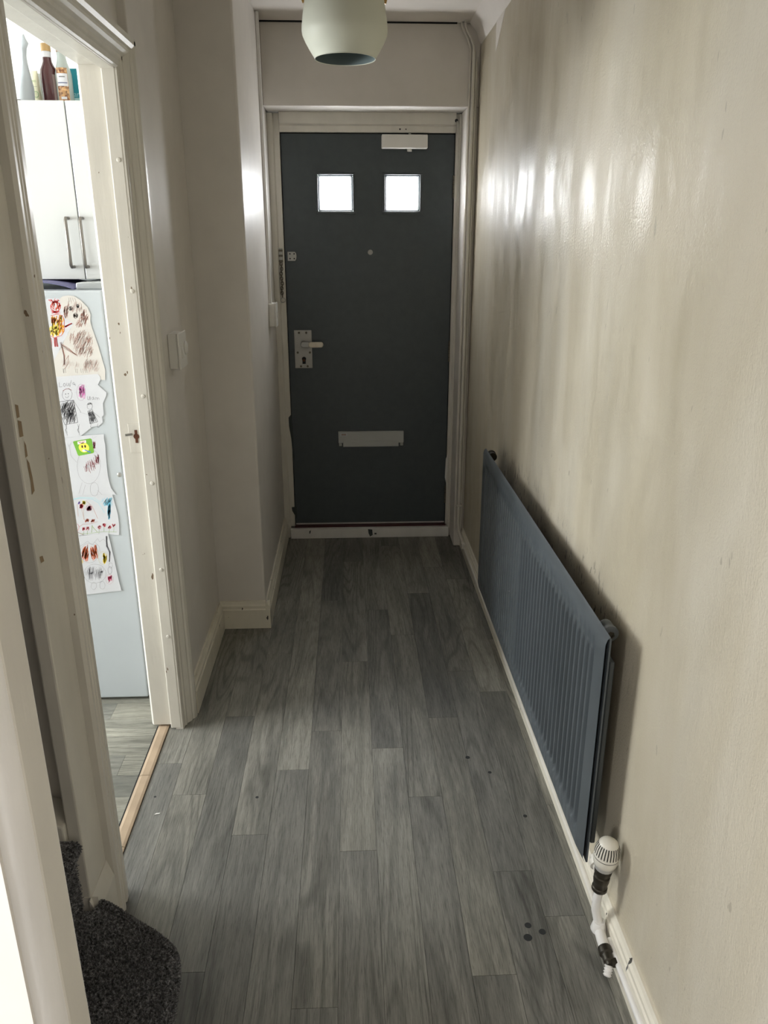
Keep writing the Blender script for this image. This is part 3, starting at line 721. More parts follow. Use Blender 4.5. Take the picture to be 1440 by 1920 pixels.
# thermostatic valve
tvv = thing('radiator_valve', (.572, 1.39, .05), 'white thermostatic radiator valve at the near end of the radiator', 'valve')
ax = Vector((.05, -.06, 1)).normalized(); vb = Vector((.566, 1.392, .198))
h0 = vb + ax*.046
head = MB().lathe([(.0200, 0), (.0260, .006), (.0285, .016), (.0290, .027)], h0, ax, 32).build('head_base', 'trv', tvv)
MB().lathe([(.0284, .027), (.0284, .029)], h0, ax, 32).build('head_gap', 'slot', head)
MB().lathe([(.0288, .029), (.0284, .038), (.0264, .053), (.0215, .065), (.0135, .072), (.004, .074)], h0, ax, 32).build('head_cap', 'trv', tvv)
hc = tvv.children[-1]
a1 = ax.orthogonal().normalized(); b1 = ax.cross(a1)
for k in range(26):
    t = 2*math.pi*k/26; d = a1*math.cos(t)+b1*math.sin(t); tt = -a1*math.sin(t)+b1*math.cos(t)
    pr_ = [(.0287, .036), (.0267, .0525), (.0222, .0645)]
    mb = MB(); vs = []
    for r_, h_ in pr_:
        c = h0 + ax*h_ + d*(r_+.0002)
        vs += [c - tt*.0013, c + tt*.0013]
    mb.add(vs, [(0,1,3,2), (2,3,5,4)]).build('vent_slot', 'slot', hc)
MB().lathe([(.0165, -.028), (.0180, -.026), (.0180, -.018), (.0160, -.016), (.0175, 0), (.0185, .002), (.0185, .016), (.016, .018), (.016, .024), (.0195, .026), (.0205, .034), (.0195, .042), (.0185, .044), (.0185, .053)], vb - ax*.004, ax, 20).build('valve_body', 'pipe_dark', tvv)
MB().lathe([(.0192, .030), (.0215, .032), (.0215, .040), (.0192, .042)], vb+ax*.006, ax, 20).build('lock_ring', 'chrome', tvv)
MB().lathe([(.014, 0), (.014, .02), (.019, .021), (.019, .034), (.015, .036), (.015, .045)], vb+Vector((0,.006,.010)), (0, 1, .25), 16).build('tail_union', 'gloss_plain', tvv)
MB().tube([vb-ax*.028, vb-ax*.06, vb-ax*.10+Vector((.004,.004,0)), Vector((.574, 1.392, .055))], .0105, 14).build('riser_pipe', 'gloss_white', tvv)
MB().lathe([(.016, 0), (.019, .006), (.016, .018), (.0135, .03)], (.573, 1.392, .042), (0,0,1), 16).build('elbow', 'gloss_white', tvv)
# drain cock
dk = thing('drain_cock', (.572, 1.33, .02), 'small brass drain cock with ribbed hose tail on the pipe below the radiator', 'valve')
MB().tube([(.574, 1.392, .050), (.571, 1.36, .05), (.570, 1.335, .05)], .0125, 14).build('tee', 'gloss_white', dk)
MB().lathe([(.0155, 0), (.016, .004), (.016, .016), (.0125, .019), (.0125, .034), (.009, .037), (.009, .044)], (.570, 1.338, .050), (.02, -1, -.10), 16).build('body', 'pipe_dark', dk)
MB().lathe([(.0075, 0), (.0105, .003), (.0075, .006), (.0105, .009), (.0075, .012), (.0105, .015), (.0075, .018), (.0100, .021), (.007, .024)], (.569, 1.297, .044), (-.35, -.6, -.9), 14).build('hose_tail', 'gloss_white', dk)
MB().box(.573, .586, 1.292, 1.306, .040, .056).build('square_spindle', 'pipe_dark', dk, .001)
MB().tube([(.589, 1.36, .048), (.590, 1.25, .048), (.592, 1.0, .047), (.592, .62, .047)], .0085, 10).build('pipe_run', 'gloss_white', dk)

# ================================================================ PENDANT LAMP
lx, ly = .000, 2.20
pn = thing('pendant_lamp', (lx, ly, 2.02), 'pale sage metal pendant shade hanging from the hall ceiling', 'lamp')
prof = [(.0755, 0), (.0765, .002), (.086, .016), (.098, .036), (.1045, .050), (.1060, .060), (.1055, .070), (.1030, .090), (.0985, .118), (.093, .145), (.084, .172), (.066, .190), (.040, .200), (.022, .204)]
MB().lathe(prof, (lx, ly, 2.022), seg=64, caps=False).build('shade', 'sage', pn, sharp=60)
MB().lathe([(r-.0016, h+.0004) for r, h in prof], (lx, ly, 2.022), seg=64, caps=False).build('shade_lining', 'shade_in', pn, sharp=60)
MB().tube([(lx+.0755*math.cos(k*.1309), ly+.0755*math.sin(k*.1309), 2.022) for k in range(48)], .0011, 6, True).build('rim', 'sage', pn)
for s_ in (-1, 1):
    MB().tube([(lx+s_*.0985, ly, 2.142), (lx+s_*.1015, ly, 2.150), (lx+s_*.1015, ly, 2.21), (lx+s_*.085, ly, 2.25), (lx, ly, 2.272)], .0035, 8).build('stirrup_arm', 'brass', pn)
    MB().lathe([(.005, 0), (.005, .006)], (lx+s_*.097, ly, 2.148), (s_, 0, 0), 12).build('pivot', 'brass', pn)
MB().lathe([(.018, 0), (.018, .04), (.008, .05)], (lx, ly, 2.226), seg=20).build('lamp_holder', 'brass', pn)
MB().tube([(lx, ly, 2.27), (lx, ly, CEIL-.03)], .003, 8).build('flex', 'gloss_white', pn)
MB().lathe([(.05, 0), (.05, .012), (.02, .03)][::-1] and [(.012, 0), (.035, .008), (.048, .024), (.05, .0355)], (lx, ly, CEIL-.036), seg=24).build('ceiling_rose', 'plastic', pn)
MB().lathe([(.012, .075), (.022, .06), (.028, .04), (.022, .018), (.008, .006)], (lx, ly, 2.13), seg=20).build('bulb', 'paper', pn)

# ================================================================ KITCHEN
fg = thing('fridge', (-1.05, 2.8, 0), 'tall white fridge covered with children\'s drawings in the kitchen', 'fridge')
FY = 2.5
MB().box(-1.345, -.759, FY+.004, 3.12, .014, 1.440).build('body', 'fridge', fg, .004)
MB().box(-1.347, -.757, FY, FY+.03, .012, 1.450).build('side_panel', 'fridge', fg, .004)
MB().box(-1.347, -.757, FY+.031, 3.12, 1.440, 1.452).build('top_panel', 'fridge', fg, .003)
for (x, yy) in ((-1.3, 2.55), (-.8, 2.55), (-1.3, 3.06), (-.8, 3.06)): MB().lathe([(.02, 0), (.015, .014)], (x, yy, 0), seg=12).build('foot', 'black', fg)
mg = MB().lathe([(.0075, 0), (.0075, .003), (.005, .0045)], (on(224, 890, 1, FY).x, FY, on(224, 890, 1, FY).z), (0,-1,0), 14).build('fridge_magnet', 'steel')
tag(mg, 'small round steel magnet alone on the fridge near the doorway', 'magnet')
# things lying on the fridge
m = MB(); n = 16
vs = []
for i in range(n+1):
    t = i/n; x = -1.10 + t*.255; z = 1.4525 + .022*math.sin(math.pi*min(1, t*1.0))**.8
    vs += [(x, 2.52, z), (x, 2.78, z-.001)]
vs2 = [(a, b, c+.0022) for a, b, c in vs]; L = len(vs)
fs = [(2*i, 2*i+2, 2*i+3, 2*i+1) for i in range(n)]; fs2 = [(L+2*i, L+2*i+1, L+2*i+3, L+2*i+2) for i in range(n)]
sd = [(2*i, L+2*i, L+2*i+2, 2*i+2) for i in range(n)] + [(2*i+1, 2*i+3, L+2*i+3, L+2*i+1) for i in range(n)]
o = m.add(vs+vs2, fs+fs2+sd, True).build('curved_magazine', flat((92, 92, 128))); tag(o, 'bluish curved magazine lying on top of the fridge', 'magazine')
o = MB().prism([(-.842, 1.4525), (-.762, 1.4525), (-.757, 1.470), (-.764, 1.474), (-.84, 1.472)], 1, 2.53, 2.75).build('plastic_tray', 'clear_plastic', None, .003); tag(o, 'clear plastic tray on top of the fridge', 'tray')
# wall cabinet
cb = thing('wall_cabinet', (-1.03, 2.8, 1.48), 'white kitchen wall cabinet with bar handles above the fridge', 'cabinet')
CY = 2.62
MB().box(-1.335, -.724, CY+.019, 3.24, 1.480, 1.986).build('carcass', 'unit', cb, .002)
for (a, b) in ((-1.335, -.838), (-.835, -.724)):
    d = MB().box(a, b, CY, CY+.018, 1.478, 1.988).build('door', 'unit', cb, .002)
    hx = -.868 if a < -1 else -.8235
    MB().tube([(hx, CY, 1.660), (hx, CY-.022, 1.660), (hx, CY-.028, 1.654), (hx, CY-.028, 1.522), (hx, CY-.022, 1.516), (hx, CY, 1.516)], .005, 10).build('handle', 'handle', d)
# things on the cabinet
CT = 1.9865
def zz(py, y): return on(100, py, 1, y).z
def xx(px_, py, y): return on(px_, py, 1, y).x
Y0 = 2.78
bx = xx(93, 150, Y0)
b = thing('syrup_bottle', (bx, Y0, CT), 'dark brown syrup bottle with a gold cap on the wall cabinet', 'bottle')
H = zz(82, Y0)-CT
MB().lathe([(.0235, 0), (.026, .003), (.026, H*.54), (.0245, H*.60), (.017, H*.68), (.0135, H*.73), (.0128, H*.79)], (bx, Y0, CT), seg=24).build('bottle_body', flat((64, 26, 28), .15), b)
MB().lathe([(.0131, 0), (.0131, H*.095)], (bx, Y0, CT+H*.79), seg=20).build('neck_sleeve', 'paper', b)
MB().lathe([(.0145, 0), (.0145, H*.115), (.0130, H*.12)], (bx, Y0, CT+H*.88), seg=20).build('cap', flat((160, 132, 84), .4), b)
lab = MB(); 
for k in range(5):
    t0, t1 = rad(-52+k*14), rad(-52+(k+1)*14)
    lab.add([(bx+.0263*math.cos(t), Y0+.0263*math.sin(t), z) for t in (t0, t1) for z in (CT+.012, CT+H*.52)], [(0, 2, 3, 1)], True)
lab.build('label', flat((120, 104, 100)), b)
bx = xx(120, 150, Y0)
b = thing('clear_bottle', (bx, Y0, CT), 'clear glass bottle with a patterned label on the wall cabinet', 'bottle')
H = zz(86, Y0)-CT
MB().lathe([(.0225, 0), (.025, .003), (.025, H*.55), (.022, H*.63), (.0155, H*.74), (.013, H*.82), (.0125, H*.90)], (bx, Y0, CT), seg=24).build('bottle_body', flat((150, 160, 155), .12), b)
MB().lathe([(.0140, 0), (.0140, H*.11)], (bx, Y0, CT+H*.90), seg=20).build('cap', flat((120, 98, 76), .4), b)
def curved(x, yc, r, a0, a1, z0, z1, mat, name, par, n=6):
    q = MB()
    for k in range(n):
        t0, t1 = rad(a0+(a1-a0)*k/n), rad(a0+(a1-a0)*(k+1)/n)
        q.add([(x+r*math.cos(t), yc+r*math.sin(t), z) for t in (t0, t1) for z in (z0, z1)], [(0, 2, 3, 1)], True)
    return q.build(name, mat, par)
def nutmat():
    m, nt, bs = newmat('nut_pattern'); v = N(nt, 'ShaderNodeTexVoronoi'); v.inputs['Scale'].default_value = 160
    nt.links.new(coords(nt), v.inputs['Vector'])
    nt.links.new(ramp(nt, v.outputs['Color'], [(.2, lin((84, 48, 28))), (.5, lin((200, 160, 110))), (.8, lin((120, 76, 44)))]), bs.inputs['Base Color']); return m
M['nuts'] = nutmat()
lbn = curved(bx, Y0, .0253, -125, -45, CT+.010, CT+H*.64, 'nuts', 'label', b)
wl2 = curved(bx, Y0, .0256, -122, -48, CT+H*.35, CT+H*.55, 'paper', 'label_panel', b)
curved(bx, Y0, .0258, -118, -52, CT+H*.395, CT+H*.408, flat((60, 70, 110)), 'label_line', b)
curved(bx, Y0, .0258, -105, -65, CT+H*.49, CT+H*.505, flat((90, 90, 90)), 'label_print', b)
curved(bx, Y0, .0258, -104, -66, CT+H*.14, CT+H*.18, 'paper', 'label_badge', b)
# teal box
o = thing('teal_box', (-.845, 2.84, CT), 'teal and white box at the right end of the cabinet top', 'box')
z1 = zz(128, 2.82)
MB().box(-.876, -.79, 2.82, 2.88, CT, z1).build('carton', flat((36, 136, 150)), o, .001)
MB().box(-.8765, -.7895, 2.8195, 2.8805, CT+.028, CT+.038).build('band', flat((170, 206, 206)), o)
text('pack_print', 'ar', .022, (-.858, 2.8193, CT+.048), flat((150, 196, 200)), o)
# cream tube, plastic bag, dark pouch, glass behind
tb = thing('cream_tube', (xx(70, 160, 2.80), 2.80, CT), 'cream coloured squeeze tube beside the syrup bottle', 'tube')
tx = xx(70, 160, 2.80); th = zz(133, 2.80)-CT
m = MB(); vs = []
for i, (rx, ry, h) in enumerate(((.0140, .0140, 0), (.0150, .014, .01), (.0150, .012, th*.5), (.0155, .006, th*.85), (.0160, .0015, th))):
    for k in range(20):
        t = 2*math.pi*k/20; vs.append((tx+rx*math.cos(t)-h*.10, 2.80+ry*math.sin(t), CT+h))
fs = [(i*20+k, i*20+(k+1) % 20, (i+1)*20+(k+1) % 20, (i+1)*20+k) for i in range(4) for k in range(20)] + [tuple(range(80, 100))]
m.add(vs, fs, True).build('tube_body', flat((226, 226, 196), .4), tb)
text('brand_print', 'eno', .0115, (tx-.005, 2.782, CT+th*.72), flat((120, 150, 96)), tb)
text('small_print', '------', .008, (tx-.004, 2.783, CT+th*.58), flat((90, 96, 80)), tb)
MB().tube([(tx-.002+.0075*math.cos(k*.393), 2.7845, CT+th*.38+.0085*math.sin(k*.393)) for k in range(16)], .0007, 5, True).build('leaf_mark', flat((120, 168, 104)), tb)
def blob(name, ring, label, cat, mat):
    m = MB(); vs = []; n = 18
    for (cx_, cy_, rx, ry, z) in ring:
        for k in range(n):
            t = 2*math.pi*k/n; w_ = 1+.12*math.sin(3*t+z*80)
            vs.append((cx_+rx*w_*math.cos(t), cy_+ry*w_*math.sin(t), z))
    fs = [(i*n+k, i*n+(k+1) % n, (i+1)*n+(k+1) % n, (i+1)*n+k) for i in range(len(ring)-1) for k in range(n)] + [tuple(range((len(ring)-1)*n, len(ring)*n)), tuple(reversed(range(n)))]
    o = m.add(vs, fs, True).build(name, mat, None, sharp=80); tag(o, label, cat); return o
Yb = 2.74
def bz(py): return zz(py, Yb)
blob('plastic_bag', [(xx(50,188,Yb), Yb, .022, .03, CT), (xx(50,170,Yb), Yb, .020, .028, bz(165)), (xx(48,140,Yb), Yb, .014, .02, bz(140)), (xx(46,120,Yb), Yb, .0085, .012, bz(120)), (xx(45,105,Yb), Yb, .006, .009, bz(105)), (xx(44.5,92,Yb), Yb, .008, .010, bz(92)), (xx(46,80,Yb), Yb, .0115, .008, bz(82)), (xx(44,72,Yb), Yb, .007, .005, bz(73)), (xx(43.5,65,Yb), Yb, .002, .002, bz(65))],
     'twisted grey-white plastic bag standing at the left of the cabinet top', 'bag', flat((158, 166, 170), .4))
blob('dark_pouch', [(xx(24,188,2.72), 2.72, .032, .03, CT), (xx(24,183,2.72), 2.72, .030, .028, CT+.010), (xx(27,178,2.72), 2.72, .02, .02, CT+.016), (xx(28,176,2.72), 2.72, .006, .006, CT+.018)],
     'low dark grey pouch at the far left of the cabinet top', 'pouch', flat((58, 56, 54)))
o = MB().lathe([(.026, 0), (.028, .006), (.030, .07), (.029, .105), (.022, .118), (.020, .119)], (xx(66, 150, 2.9), 2.90, CT), seg=24).build('frosted_jar', flat((176, 182, 176), .3)); tag(o, 'frosted pale jar behind the cream tube', 'jar')

# ---------------- drawings on the fridge
PT = [.0004]
def zp(pt, page):                 # reading position on the fridge front
    x, y = pt; ox, oy = (40, 500) if page == 0 else (40, 880)
    p = on(ox+x/4.8, oy+y/4.8, 1, FY); return p.x, p.z
class Sheet:
    def __init__(s, name, outline, page, label, depth, mat='paper'):
        s.y = FY - depth; s.page = page
        q = [zp(p, page) for p in outline]; n = len(q)
        m = MB(); m.add([(x, s.y, z) for x, z in q]+[(x, s.y+.0003, z) for x, z in q], [tuple(range(n)), tuple(range(2*n-1, n-1, -1))]+[(i, n+i, n+(i+1) % n, (i+1) % n) for i in range(n)])
        x0 = [p[0] for p in q]; z0 = [p[1] for p in q]
        s.root = thing(name, ((min(x0)+max(x0))/2, s.y, min(z0)), label, 'drawing', 'drawings on the fridge')
        m.build('sheet', mat, s.root)
        s.lines = {}
    def ln(s, pts, rgb, w_=1.0, jit=0):
        mb = s.lines.setdefault(rgb, MB()); q = [Vector(zp((x+R.uniform(-jit, jit), y+R.uniform(-jit, jit)), s.page)) for x, y in pts]
        w_ *= .001
        for a, b in zip(q, q[1:]):
            d = b-a
            if d.length < 1e-6: continue
            nn = Vector((-d.y, d.x)).normalized()*w_*.5; d = d.normalized()*w_*.2
            P_ = [a-d+nn, a-d-nn, b+d-nn, b+d+nn]
            mb.add([(p.x, s.y-.0002-.00001*len(s.lines), p.y) for p in P_], [(0,1,2,3)])
    def ell(s, c, rx, ry, rgb, w_=1.0, jit=1.5, a0=0, a1=360):
        s.ln([(c[0]+rx*math.cos(rad(a0+(a1-a0)*k/22)), c[1]+ry*math.sin(rad(a0+(a1-a0)*k/22))) for k in range(23)], rgb, w_, jit)
    def hatch(s, poly, rgb, n, w_=.9, slant=(.15, 1), L=60):
        xs = [p[0] for p in poly]; ys_ = [p[1] for p in poly]
        k = 0; tries = 0
        while k < n and tries < n*30:
            tries += 1
            x, y = R.uniform(min(xs), max(xs)), R.uniform(min(ys_), max(ys_))
            l = L*R.uniform(.4, 1); a = (x+slant[0]*l+R.uniform(-8, 8), y-slant[1]*l); b = (x-slant[0]*l*.2, y)
            if inside(a, poly) and inside(b, poly): s.ln([a, ((a[0]+b[0])/2+R.uniform(-4,4), (a[1]+b[1])/2), b], rgb, w_); k += 1
    def done(s):
        for rgb, mb in s.lines.items(): tag(mb.build('crayon_lines', flat(rgb), s.root), None, None, kind='stuff')
# sheet: chick and dog
A = Sheet('chick_drawing', [(150,268),(172,262),(195,330),(205,300),(240,285),(345,285),(395,340),(470,520),(440,560),(400,640),(345,740),(300,900),(262,905),(205,600)], 0, 'white drawing of a red-haired yellow chick on the fridge', .0012)
A.hatch([(255,310),(330,300),(360,350),(345,400),(300,410),(265,380)], (214, 72, 34), 30, 1.6, (.1, 1), 40)
for k in range(18): A.ln([(265+R.uniform(0,70), 330-R.uniform(0,10)), (245+R.uniform(0,100), 290+R.uniform(0,20))], (206, 40, 44), 1.2, 4)
A.ell((310, 360), 42, 45, (206, 40, 44), 1.4, 4); A.ell((305, 352), 28, 30, (214, 72, 34), 1.4, 3)
for k in range(14): A.ln([(275+R.uniform(0,70), 395+R.uniform(0,15)), (262+R.uniform(0,100), 405+R.uniform(-15,20))], (206, 40, 44), 1.1, 3)
A.hatch([(270,440),(360,430),(388,480),(385,560),(370,610),(300,640),(245,610),(235,560),(275,520)], (232, 178, 44), 80, 2.6, (.05, 1), 60)
A.hatch([(250,540),(330,500),(340,620),(280,630),(245,600)], (244, 224, 96), 26, 2.4, (.05, 1), 50)
A.ln([(265,440),(320,428),(372,440),(388,480),(385,580),(360,620),(300,640),(240,610)], (190, 60, 40), 1.5, 2)
for x in (280, 300, 318, 340): A.ln([(x,446),(x-6,500)], (186, 70, 50), 1.2, 3)
A.ln([(345,500),(350,600)], (206, 110, 40), 2.0, 2); A.ln([(365,480),(372,590)], (206, 100, 40), 2.0, 2)
for k in range(8): A.ln([(395,535+k*1.5),(455,512-k*.5)], (190, 44, 36), 1.3, 4)
for x in (245, 258, 295, 312):
    for k in range(4): A.ln([(x+k*3,640),(x+8+k*3,720)], (178, 42, 40), 1.3, 3)
A.ln([(215,470),(240,490)], (120, 90, 140), .8, 3); A.ln([(225,450),(235,500)], (120, 90, 140), .8, 3)
B_ = Sheet('dog_drawing', [(345,290),(370,268),(420,258),(480,265),(540,305),(600,370),(625,430),(622,490),(640,560),(690,700),(757,930),(755,1020),(640,1010),(300,1010),(290,920),(290,850),(340,760),(400,640),(470,510),(395,460)], 0, 'cut-out brown crayon drawing of a shaggy dog on the fridge', .0020, 'paper_warm')
br_ = (158, 116, 104); gy = (128, 120, 116); lt = (182, 158, 150)
B_.hatch([(385,350),(430,330),(425,460),(395,470),(380,420)], br_, 34, 1.1, (.1, 1), 60)
B_.hatch([(535,360),(600,390),(615,450),(580,540),(500,555),(480,510),(540,450)], br_, 60, 1.1, (.2, 1), 60)
B_.hatch([(420,300),(540,320),(590,400),(500,420),(420,400)], lt, 40, 1.0, (.1, 1), 50)
B_.ell((445, 375), 13, 17, (84, 80, 80), 1.6); B_.hatch([(435,358),(455,358),(455,392),(435,392)], (104, 100, 98), 10, 1.6, (0,1), 24)
B_.ell((510, 355), 10, 16, (84, 80, 80), 1.6); B_.hatch([(503,342),(517,342),(517,368),(503,368)], (104, 100, 98), 8, 1.6, (0,1), 20)
B_.ell((490, 440), 20, 22, gy, 1.8); B_.hatch([(472,424),(508,424),(508,460),(472,460)], (128, 118, 114), 18, 1.8, (.1,1), 24)
for k in range(4): B_.ln([(425+k*20,280),(432+k*20,315)], gy, .7, 3)
B_.hatch([(450,580),(600,560),(650,640),(650,800),(560,830),(480,760),(420,660)], br_, 80, .8, (.3, 1), 70)
B_.hatch([(450,590),(640,580),(660,800),(480,820)], lt, 90, .8, (.35, 1), 70)
B_.hatch([(600,820),(700,840),(730,940),(600,960),(500,900)], lt, 60, .8, (.3, 1), 70)
B_.hatch([(360,820),(500,840),(560,900),(420,930),(350,880)], (196, 178, 172), 26, .7, (.3, 1), 60)
for k in range(5): B_.ln([(350+k*4,680),(380+k*3,800),(390,880)], br_, 1.1, 5); B_.ln([(360,690+k*6),(430,740+k*4),(500,795)], br_, 1.1, 5)
B_.ln([(372,900),(395,850),(425,800),(420,880),(390,920)], br_, 1.0, 3)
for x in (375, 385, 395, 485, 500, 540, 558, 575, 590): B_.ln([(x,915),(x+5,955)], (96, 88, 86), .7, 4)
# sheet: two figures with a name
C_ = Sheet('figures_drawing', [(262,1020),(320,990),(690,965),(712,990),(715,1015),(690,1060),(715,1085),(768,1130),(765,1160),(735,1230),(745,1330),(730,1350),(735,1400),(700,1432),(640,1440),(590,1480),(540,1520),(330,1550),(280,1200)], 0, 'torn pencil drawing of two boxy figures with names on the fridge', .0028)
pk = (104, 104, 110)
L1 = [[(342,1040),(346,1082),(372,1078)], [(385,1050),(380,1070),(392,1078),(402,1062),(395,1048),(386,1052)], [(412,1045),(412,1070),(425,1072),(432,1046),(436,1075)], [(452,1020),(440,1080)], [(480,1040),(465,1046),(468,1058),(485,1058),(482,1048),(490,1070)]]
L2 = [[(598,1165),(600,1195),(616,1195),(620,1165),(624,1198)], [(650,1170),(636,1180),(640,1195),(654,1190),(652,1172),(660,1196)], [(672,1198),(672,1175),(684,1180),(686,1198),(688,1178),(700,1180),(704,1196)]]
for s_ in L1+L2: C_.ln(s_, pk, .8)
C_.ell((415, 1150), 45, 52, pk, .9); C_.ln([(400,1165),(405,1178),(420,1178),(428,1160)], pk, .8); C_.ell((402,1145),3,4,pk,.9,0); C_.ell((425,1142),3,4,pk,.9,0)
C_.ln([(375,1118),(400,1100),(430,1098),(455,1112)], (132, 70, 60), 1.2, 2)
C_.ell((540, 1130), 40, 75, (170,150,170), .8); C_.hatch([(515,1060),(570,1060),(578,1190),(520,1180)], (218, 120, 186), 34, 1.5, (.1, 1), 70)
body = [(345,1215),(475,1200),(510,1400),(395,1420),(360,1340)]
C_.ln(body+[body[0]], (74, 74, 78), 1.3, 2); C_.hatch(body, (92, 92, 96), 150, 1.1, (.25, 1), 70)
C_.ln([(480,1215),(540,1310)], pk, .8); C_.ln([(345,1220),(312,1310)], pk, .8); C_.ln([(530,1310),(600,1330)], (170,170,176), .7, 2); C_.ln([(640,1300),(710,1355)], pk, .7)
for x in (400, 512): C_.ln([(x,1420),(x+8,1450),(x-2,1470),(x+12,1500),(x+18,1515)], pk, .9, 3); C_.ln([(x+12,1418),(x+2,1470),(x+16,1490)], pk, .8, 3)
C_.ell((618, 1252), 24, 30, pk, .8); C_.hatch([(595,1222),(640,1222),(640,1240),(595,1245)], (84,84,88), 14, .9, (.5,.6), 18)
b2_ = [(600,1300),(640,1285),(690,1395),(620,1412)]; C_.ln(b2_+[b2_[0]], (74,74,78), 1.1, 1); C_.hatch(b2_, (92,92,96), 60, 1.0, (-.1,1), 45)
for x in (628, 690): C_.ln([(x,1412),(x-4,1440),(x+14,1446)], pk, .8, 2)
# sheet: figure with a square sticker
Dd = Sheet('sticker_drawing', [(330,1552),(540,1520),(745,1506),(748,1560),(758,1600),(765,1720),(778,1850),(790,1920),(810,1990),(850,2045),(855,2052),(800,2046),(400,2062)], 0, 'pencil drawing of an egg-shaped figure below a green sticker', .0036)
Dd.ell((610, 1790), 105, 160, (150,150,156), .7); Dd.hatch([(640,1560),(668,1560),(672,1640),(645,1640)], (136, 60, 70), 26, 1.0, (-.1,1), 40)
Dd.hatch([(560,1780),(600,1740),(700,1690),(705,1780),(640,1860),(580,1850)], (150, 84, 90), 44, .9, (-.2,1), 60); Dd.hatch([(660,1690),(700,1680),(705,1780),(675,1770)], (130, 56, 66), 26, 1.1, (-.1,1), 50)
Dd.ln([(430,1600),(450,1700),(500,1760)], (150,150,156), .7, 2); Dd.ln([(420,1590),(435,1620),(455,1580)], (170,170,176), .6, 2); Dd.ln([(640,1520),(650,1545),(680,1525)], (170,170,176), .6, 3)
Dd.ln([(550,1940),(520,2040)], (150,150,156), .7); Dd.ln([(580,1960),(555,2050)], (150,150,156), .7); Dd.ell((660, 2000), 38, 60, (150,150,156), .7); Dd.ln([(690,2010),(730,2050)], (150,150,156), .7)
# square sticker
q = [zp(p, 0) for p in [(468,1575),(478,1568),(625,1543),(636,1550),(658,1665),(650,1675),(522,1700),(512,1692)]]
def poly_at(pts, y, name, mat, parent):
    return MB().add([(x, y, z) for x, z in pts], [tuple(range(len(pts)))]).build(name, mat, parent)
sk = thing('square_sticker', (q[0][0]+.015, FY-.0040, q[7][1]), 'green square card with a yellow smiling face brushing its teeth', 'sticker')
poly_at(q, FY-.0040, 'card', flat((108, 166, 48)), sk)
def disc(c, r, page, y, name, mat, par, n=22, e=1.0):
    x, z = zp(c, page); rr = r/4.8/ (FPX/2.52)
    return poly_at([(x+rr*math.cos(2*math.pi*k/n), z+rr*e*math.sin(2*math.pi*k/n)) for k in range(n)], y, name, mat, par)
disc((567,1625), 46, 0, FY-.0042, 'face', flat((246, 226, 84)), sk)
disc((552,1616), 8, 0, FY-.0044, 'eye', flat((60, 44, 30)), sk, 12, 1.7); disc((578,1614), 8, 0, FY-.0044, 'eye', flat((60, 44, 30)), sk, 12, 1.7)
disc((568,1652), 16, 0, FY-.0044, 'mouth', flat((250, 246, 240)), sk, 14, .7)
poly_at([zp(p, 0) for p in [(570,1648),(576,1642),(630,1664),(626,1672)]], FY-.0045, 'brush_handle', flat((70, 120, 200)), sk)
tx_, tz_ = zp((548,1576), 0)
poly_at([zp(p, 0) for p in [(508,1572),(585,1558),(588,1582),(512,1598)]], FY-.0042, 'banner', flat((246, 240, 236)), sk)
text('sticker_print', 'BRUSH', .0068, (tx_, FY-.0043, tz_), flat((176, 40, 56)), sk, rot=(90, -9, 0), ext=.0001)
# sheet: garden picture
E_ = Sheet('garden_drawing', [(400,240),(560,222),(818,214),(825,240),(870,400),(884,500),(882,590),(760,578),(560,590),(470,600)], 1, 'colourful garden drawing with red flowers and blue rain on the fridge', .0028)
E_.hatch([(700,250),(820,250),(825,330),(745,330)], (126, 196, 220), 40, 1.1, (.5, 1), 60); E_.hatch([(775,300),(808,290),(805,450),(780,450)], (98, 184, 214), 34, 1.6, (.05, 1), 90)
E_.ln([(440,280),(520,255),(640,265),(700,300),(750,390)], (150, 206, 220), 1.4, 3); E_.ln([(445,270),(540,248),(660,255),(720,300)], (160, 210, 216), 1.4, 3)
E_.ln([(505,310),(515,420)], (190,140,120), .8, 2); E_.ln([(560,300),(565,450)], (200,170,150), .8, 2); E_.ln([(580,280),(640,330),(690,440)], (190,130,110), .9, 2); E_.ln([(520,300),(540,350),(570,450)], (190,150,140), .8, 3)
E_.hatch([(525,300),(560,310),(560,350),(528,350)], (216, 44, 66), 26, 1.6, (.3, 1), 30); E_.hatch([(545,278),(580,282),(580,318),(550,315)], (222, 200, 50), 20, 1.6, (.3, 1), 26); E_.hatch([(510,285),(532,285),(530,315),(512,312)], (120, 90, 190), 10, 1.3, (.2, 1), 22)
E_.hatch([(588,325),(636,325),(636,372),(590,370)], (156, 72, 100), 40, 1.8, (1, .3), 34); E_.ell((611,346), 26, 27, (180, 120, 120), .8)
for x in (585, 600, 635, 652): E_.hatch([(x-10,440),(x+12,445),(x+10,475),(x-8,475)], (196, 86, 50), 9, 1.4, (.3,1), 24)
for x, yy in ((705,520),(748,500),(795,516),(838,505),(565,535),(598,530)):
    E_.hatch([(x-16,yy-18),(x+16,yy-18),(x+16,yy+16),(x-16,yy+16)], (202, 60, 76), 12, 1.3, (.5,1), 24); E_.ln([(x,yy+14),(x-4,yy+55)], (130,160,90), .9, 2)
E_.ell((492, 520), 30, 34, (206, 110, 110), 1.1); E_.ln([(490,550),(555,585)], (150,70,80), 1.2, 3); E_.ln([(640,500),(635,565)], (120,150,80), 1.4); E_.ln([(640,510),(690,565)], (150,176,90), 1.4); E_.ln([(480,580),(600,574),(740,560),(860,560)], (150,180,110), 1.0, 4)
E_.ln([(520,520),(560,490),(620,490),(690,470)], (196,130,120), .8, 4)
